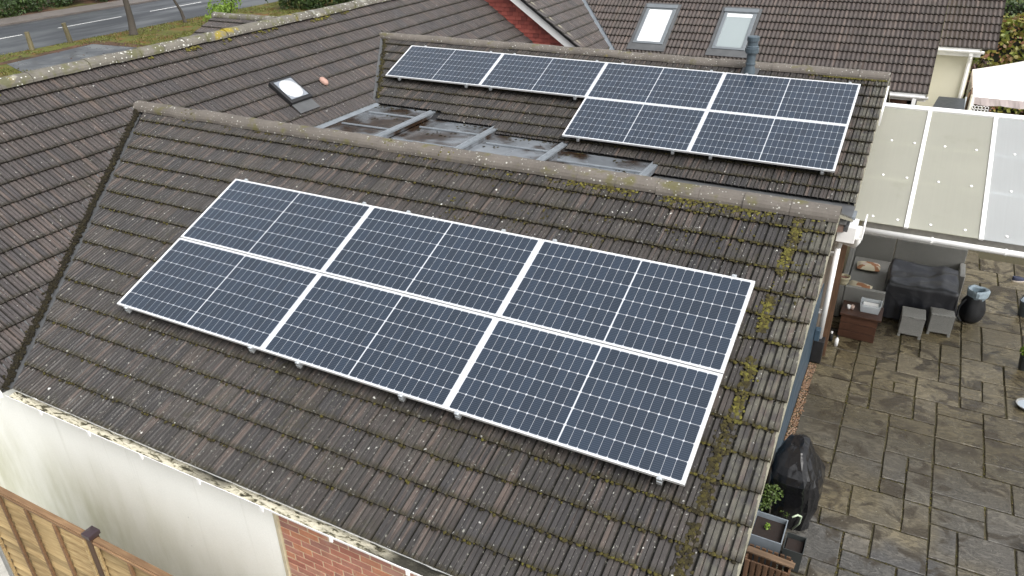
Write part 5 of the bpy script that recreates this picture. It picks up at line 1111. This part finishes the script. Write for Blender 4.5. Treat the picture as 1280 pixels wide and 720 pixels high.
def post(x_, y_, lean, h, label):
    p_ = thing('wooden_post', (x_, y_, GZ-.04), label, 'post', 'verge posts by the road'); g = G(); g.tube([(x_, y_, GZ-.04), (x_+lean[0]*.5, y_+lean[1]*.5, GZ+h*.5), (x_+lean[0], y_+lean[1], GZ+h)], [.13, .115, .11], 8); g.add('shaft', POSTW, p_)
post(-31.65, 18.72, (0, -.02), .8, 'mossy wooden post on the grass verge, the left one'); post(-31.6, 20.75, (0, -.1), .92, 'leaning mossy wooden post on the grass verge, the right one')
def tree(x_, y_, pts, r0, label, crown, n, size, mat, seed, group=None, cat='tree', limbs=5):
    t_ = thing('tree', (x_, y_, GZ-.05), label, cat, group); rs = random.Random(seed); g = G()
    P_ = [Vector((x_, y_, GZ-.08))]+[Vector((x_+a, y_+b_, GZ+c_)) for a, b_, c_ in pts]; rad = [r0*1.5, r0]+[r0*(1-.75*(i+1)/len(pts)) for i in range(len(pts)-1)]
    P_.insert(1, P_[0].lerp(P_[1], .12)); rad = [r0*1.6, r0*1.05]+[r0*(1-.7*(i+1)/len(pts)) for i in range(len(pts))]
    g.tube(P_, rad, 9); tr_ = g.add('trunk', BARK, t_, smooth=True); top = P_[-1]
    for i in range(limbs):
        c_, rd = crown[i % len(crown)]; q = Vector((x_+c_[0], y_+c_[1], GZ+c_[2])); st = P_[-2].lerp(top, rs.random()); md = st.lerp(q, .5)+Vector((rs.gauss(0, .2), rs.gauss(0, .2), .2))
        G().tube([st, md, q], [r0*.3, r0*.2, r0*.07], 6).add('limb', BARK, tr_)
    foliage('crown', t_, [((x_+c_[0], y_+c_[1], GZ+c_[2]), rd) for c_, rd in crown], n, size, mat, seed)
tree(-30.4, 23.6, [(-.02, .05, .8), (-.1, .05, 2.2), (-.35, -.1, 3.8), (-.5, -.1, 5.2)], .2, 'leaning tree with a dark trunk on the grass verge', [((-1, -.3, 6.2), (1.7, 1.7, 1.2)), ((0, 1, 6.8), (1.5, 1.5, 1.1)), ((-1.5, 1, 7.3), (1.3, 1.3, 1))], 5000, .2, LEAFD, 51)
tree(-30.9, 27.5, [(-.05, -.1, .6), (-.25, -.35, 1.4), (.05, -.25, 2.6), (-.2, -.1, 4.2)], .1, 'thin crooked young tree on the verge by the road', [((-.2, -.1, 5.2), (.9, .9, .9)), ((.3, .4, 4.9), (.7, .7, .6))], 1600, .16, LEAFB, 52)
def bush(x_, y_, blobs, n, size, mat, label, seed, group=None):
    b_ = thing('bush', (x_, y_, GZ-.05), label, 'bush', group); foliage('crown', b_, [((x_+c[0], y_+c[1], GZ+c[2]), r_) for c, r_ in blobs], n, size, mat, seed)
    for i, (c, r_) in enumerate(blobs[:3]): G().tube([(x_, y_, GZ-.06), (x_+c[0]*.5, y_+c[1]*.5, GZ+c[2]*.5), (x_+c[0], y_+c[1], GZ+c[2])], .03, 6).add('stem', BARK, b_)
bush(-23.6, 23.7, [((0, 0, 1.5), (.75, .75, .8)), ((.35, .4, 2.0), (.5, .5, .5)), ((-.4, -.1, 1.0), (.6, .6, .8))], 2200, .14, LEAFB, 'bright green bush behind the porch roof ridge', 61)
bush(-27.6, 34.6, [((0, 0, .8), (1.6, 1.4, 1.1)), ((1.8, 1.0, 1.0), (1.6, 1.4, 1.2)), ((-1.4, -1.0, .7), (1.1, 1.1, .8)), ((3.4, 1.8, 1.2), (1.6, 1.5, 1.3))], 8000, .2, LEAFD, 'large dark evergreen bush at the top edge above the main ridge', 62)
bush(-22.0, 37, [((0, 0, 1.1), (2, 1.8, 1.4)), ((2, 1.5, 1.0), (1.8, 1.6, 1.3))], 5000, .22, LEAFD, 'second dark evergreen bush right of the large one at the top edge', 66)
bush(-44.0, 25.2, [((0, 0, .7), (1.3, 1.3, .9)), ((-.5, 1.8, .6), (1.2, 1.2, .8)), ((-.8, -1.8, .9), (1.4, 1.4, 1))], 4200, .2, LEAFD, 'dark green bush across the road in the top left corner', 63)
bush(-48.5, 31.2, [((0, 0, 1.2), (1.8, 2, 1.4)), ((-.5, 3, 1), (1.5, 1.7, 1.3))], 3600, .24, leafmat('olive_leaf', [(0, (.06, .07, .02)), (1, (.15, .16, .04))]), 'olive green bush deeper in the wood across the road', 64)
for i, (x_, y_) in enumerate(((-45.0, 29.3), (-44.3, 31.6))):
    bush(x_, y_, [((0, 0, .6), (1.2, 1.4, .8)), ((-.6, 1.2, .9), (1.2, 1.2, 1.0))], 2600, .2, (LEAFD, LEAFD, LEAFBR, LEAFD)[i], ('dark undergrowth bush across the road at the top edge, above the right wooden post', 'dark undergrowth bush across the road at the top edge, left of the leaning trunk')[i], 70+i, 'undergrowth across the road')
for i, (x_, y_) in enumerate(((-48, 27.6), (-47, 30.1))):
    tree(x_, y_, [(0, .05, 1), (.1, .1, 3), (.1, -.1, 6), (0, 0, 8)], .16+.03*i, ('dark trunked tree in the wood across the road, in the top left corner', 'dark trunked tree across the road at the top edge, above the wooden posts')[i], [((0, 0, 8.5), (2, 2, 1.5)), ((.8, .6, 9.3), (1.6, 1.6, 1.2))], 1800, .35, LEAFD, 80+i, 'wood across the road', limbs=3)
# fallen leaves and grass on the verge
rs = random.Random(77); vs = []; fs = []; rr = []
for i in range(9000):
    x_, y_ = rs.uniform(-31.7, -15), rs.uniform(14, 42)
    if -30 < x_ < -14.5 and 15.5 < y_ < 21.5 and rs.random() < .9: continue
    if mnoise.noise(Vector((x_*.5, y_*.5, 1))) < -.1 and rs.random() < .7: continue
    s_ = rs.uniform(.03, .07); t = rs.random()*6; p = Vector((x_, y_, GZ-.03)); B = len(vs); u = Vector((math.cos(t), math.sin(t), rs.uniform(-.2, .5)))*s_; v = Vector((-math.sin(t), math.cos(t), rs.uniform(-.2, .5)))*s_*.7
    vs += [p-u, p-v, p+u, p+v]; fs.append((B, B+1, B+2, B+3)); rr += [rs.random()]*4
tag(add('fallen_leaves', vs, fs, LEAFBR, None, {'rnd': rr}), kind='stuff')
vs = []; fs = []; rr = []
for i in range(26000):
    x_, y_ = rs.uniform(-31.8, -22), rs.uniform(14, 40)
    if -30.2 < x_ and 15.6 < y_ < 21.2 and x_ < -14: continue
    if mnoise.noise(Vector((x_*.6, y_*.6, 4))) < -.15: continue
    p = Vector((x_, y_, GZ-.05)); t = rs.random()*6; d_ = Vector((math.cos(t), math.sin(t), 0))*.02; h = rs.uniform(.04, .11); B = len(vs)
    vs += [p-d_, p+d_, p+Vector((rs.gauss(0, .03), rs.gauss(0, .03), h))]; fs.append((B, B+1, B+2)); rr += [rs.random()]*3
tag(add('grass', vs, fs, GRASSM, None, {'rnd': rr}), kind='stuff')
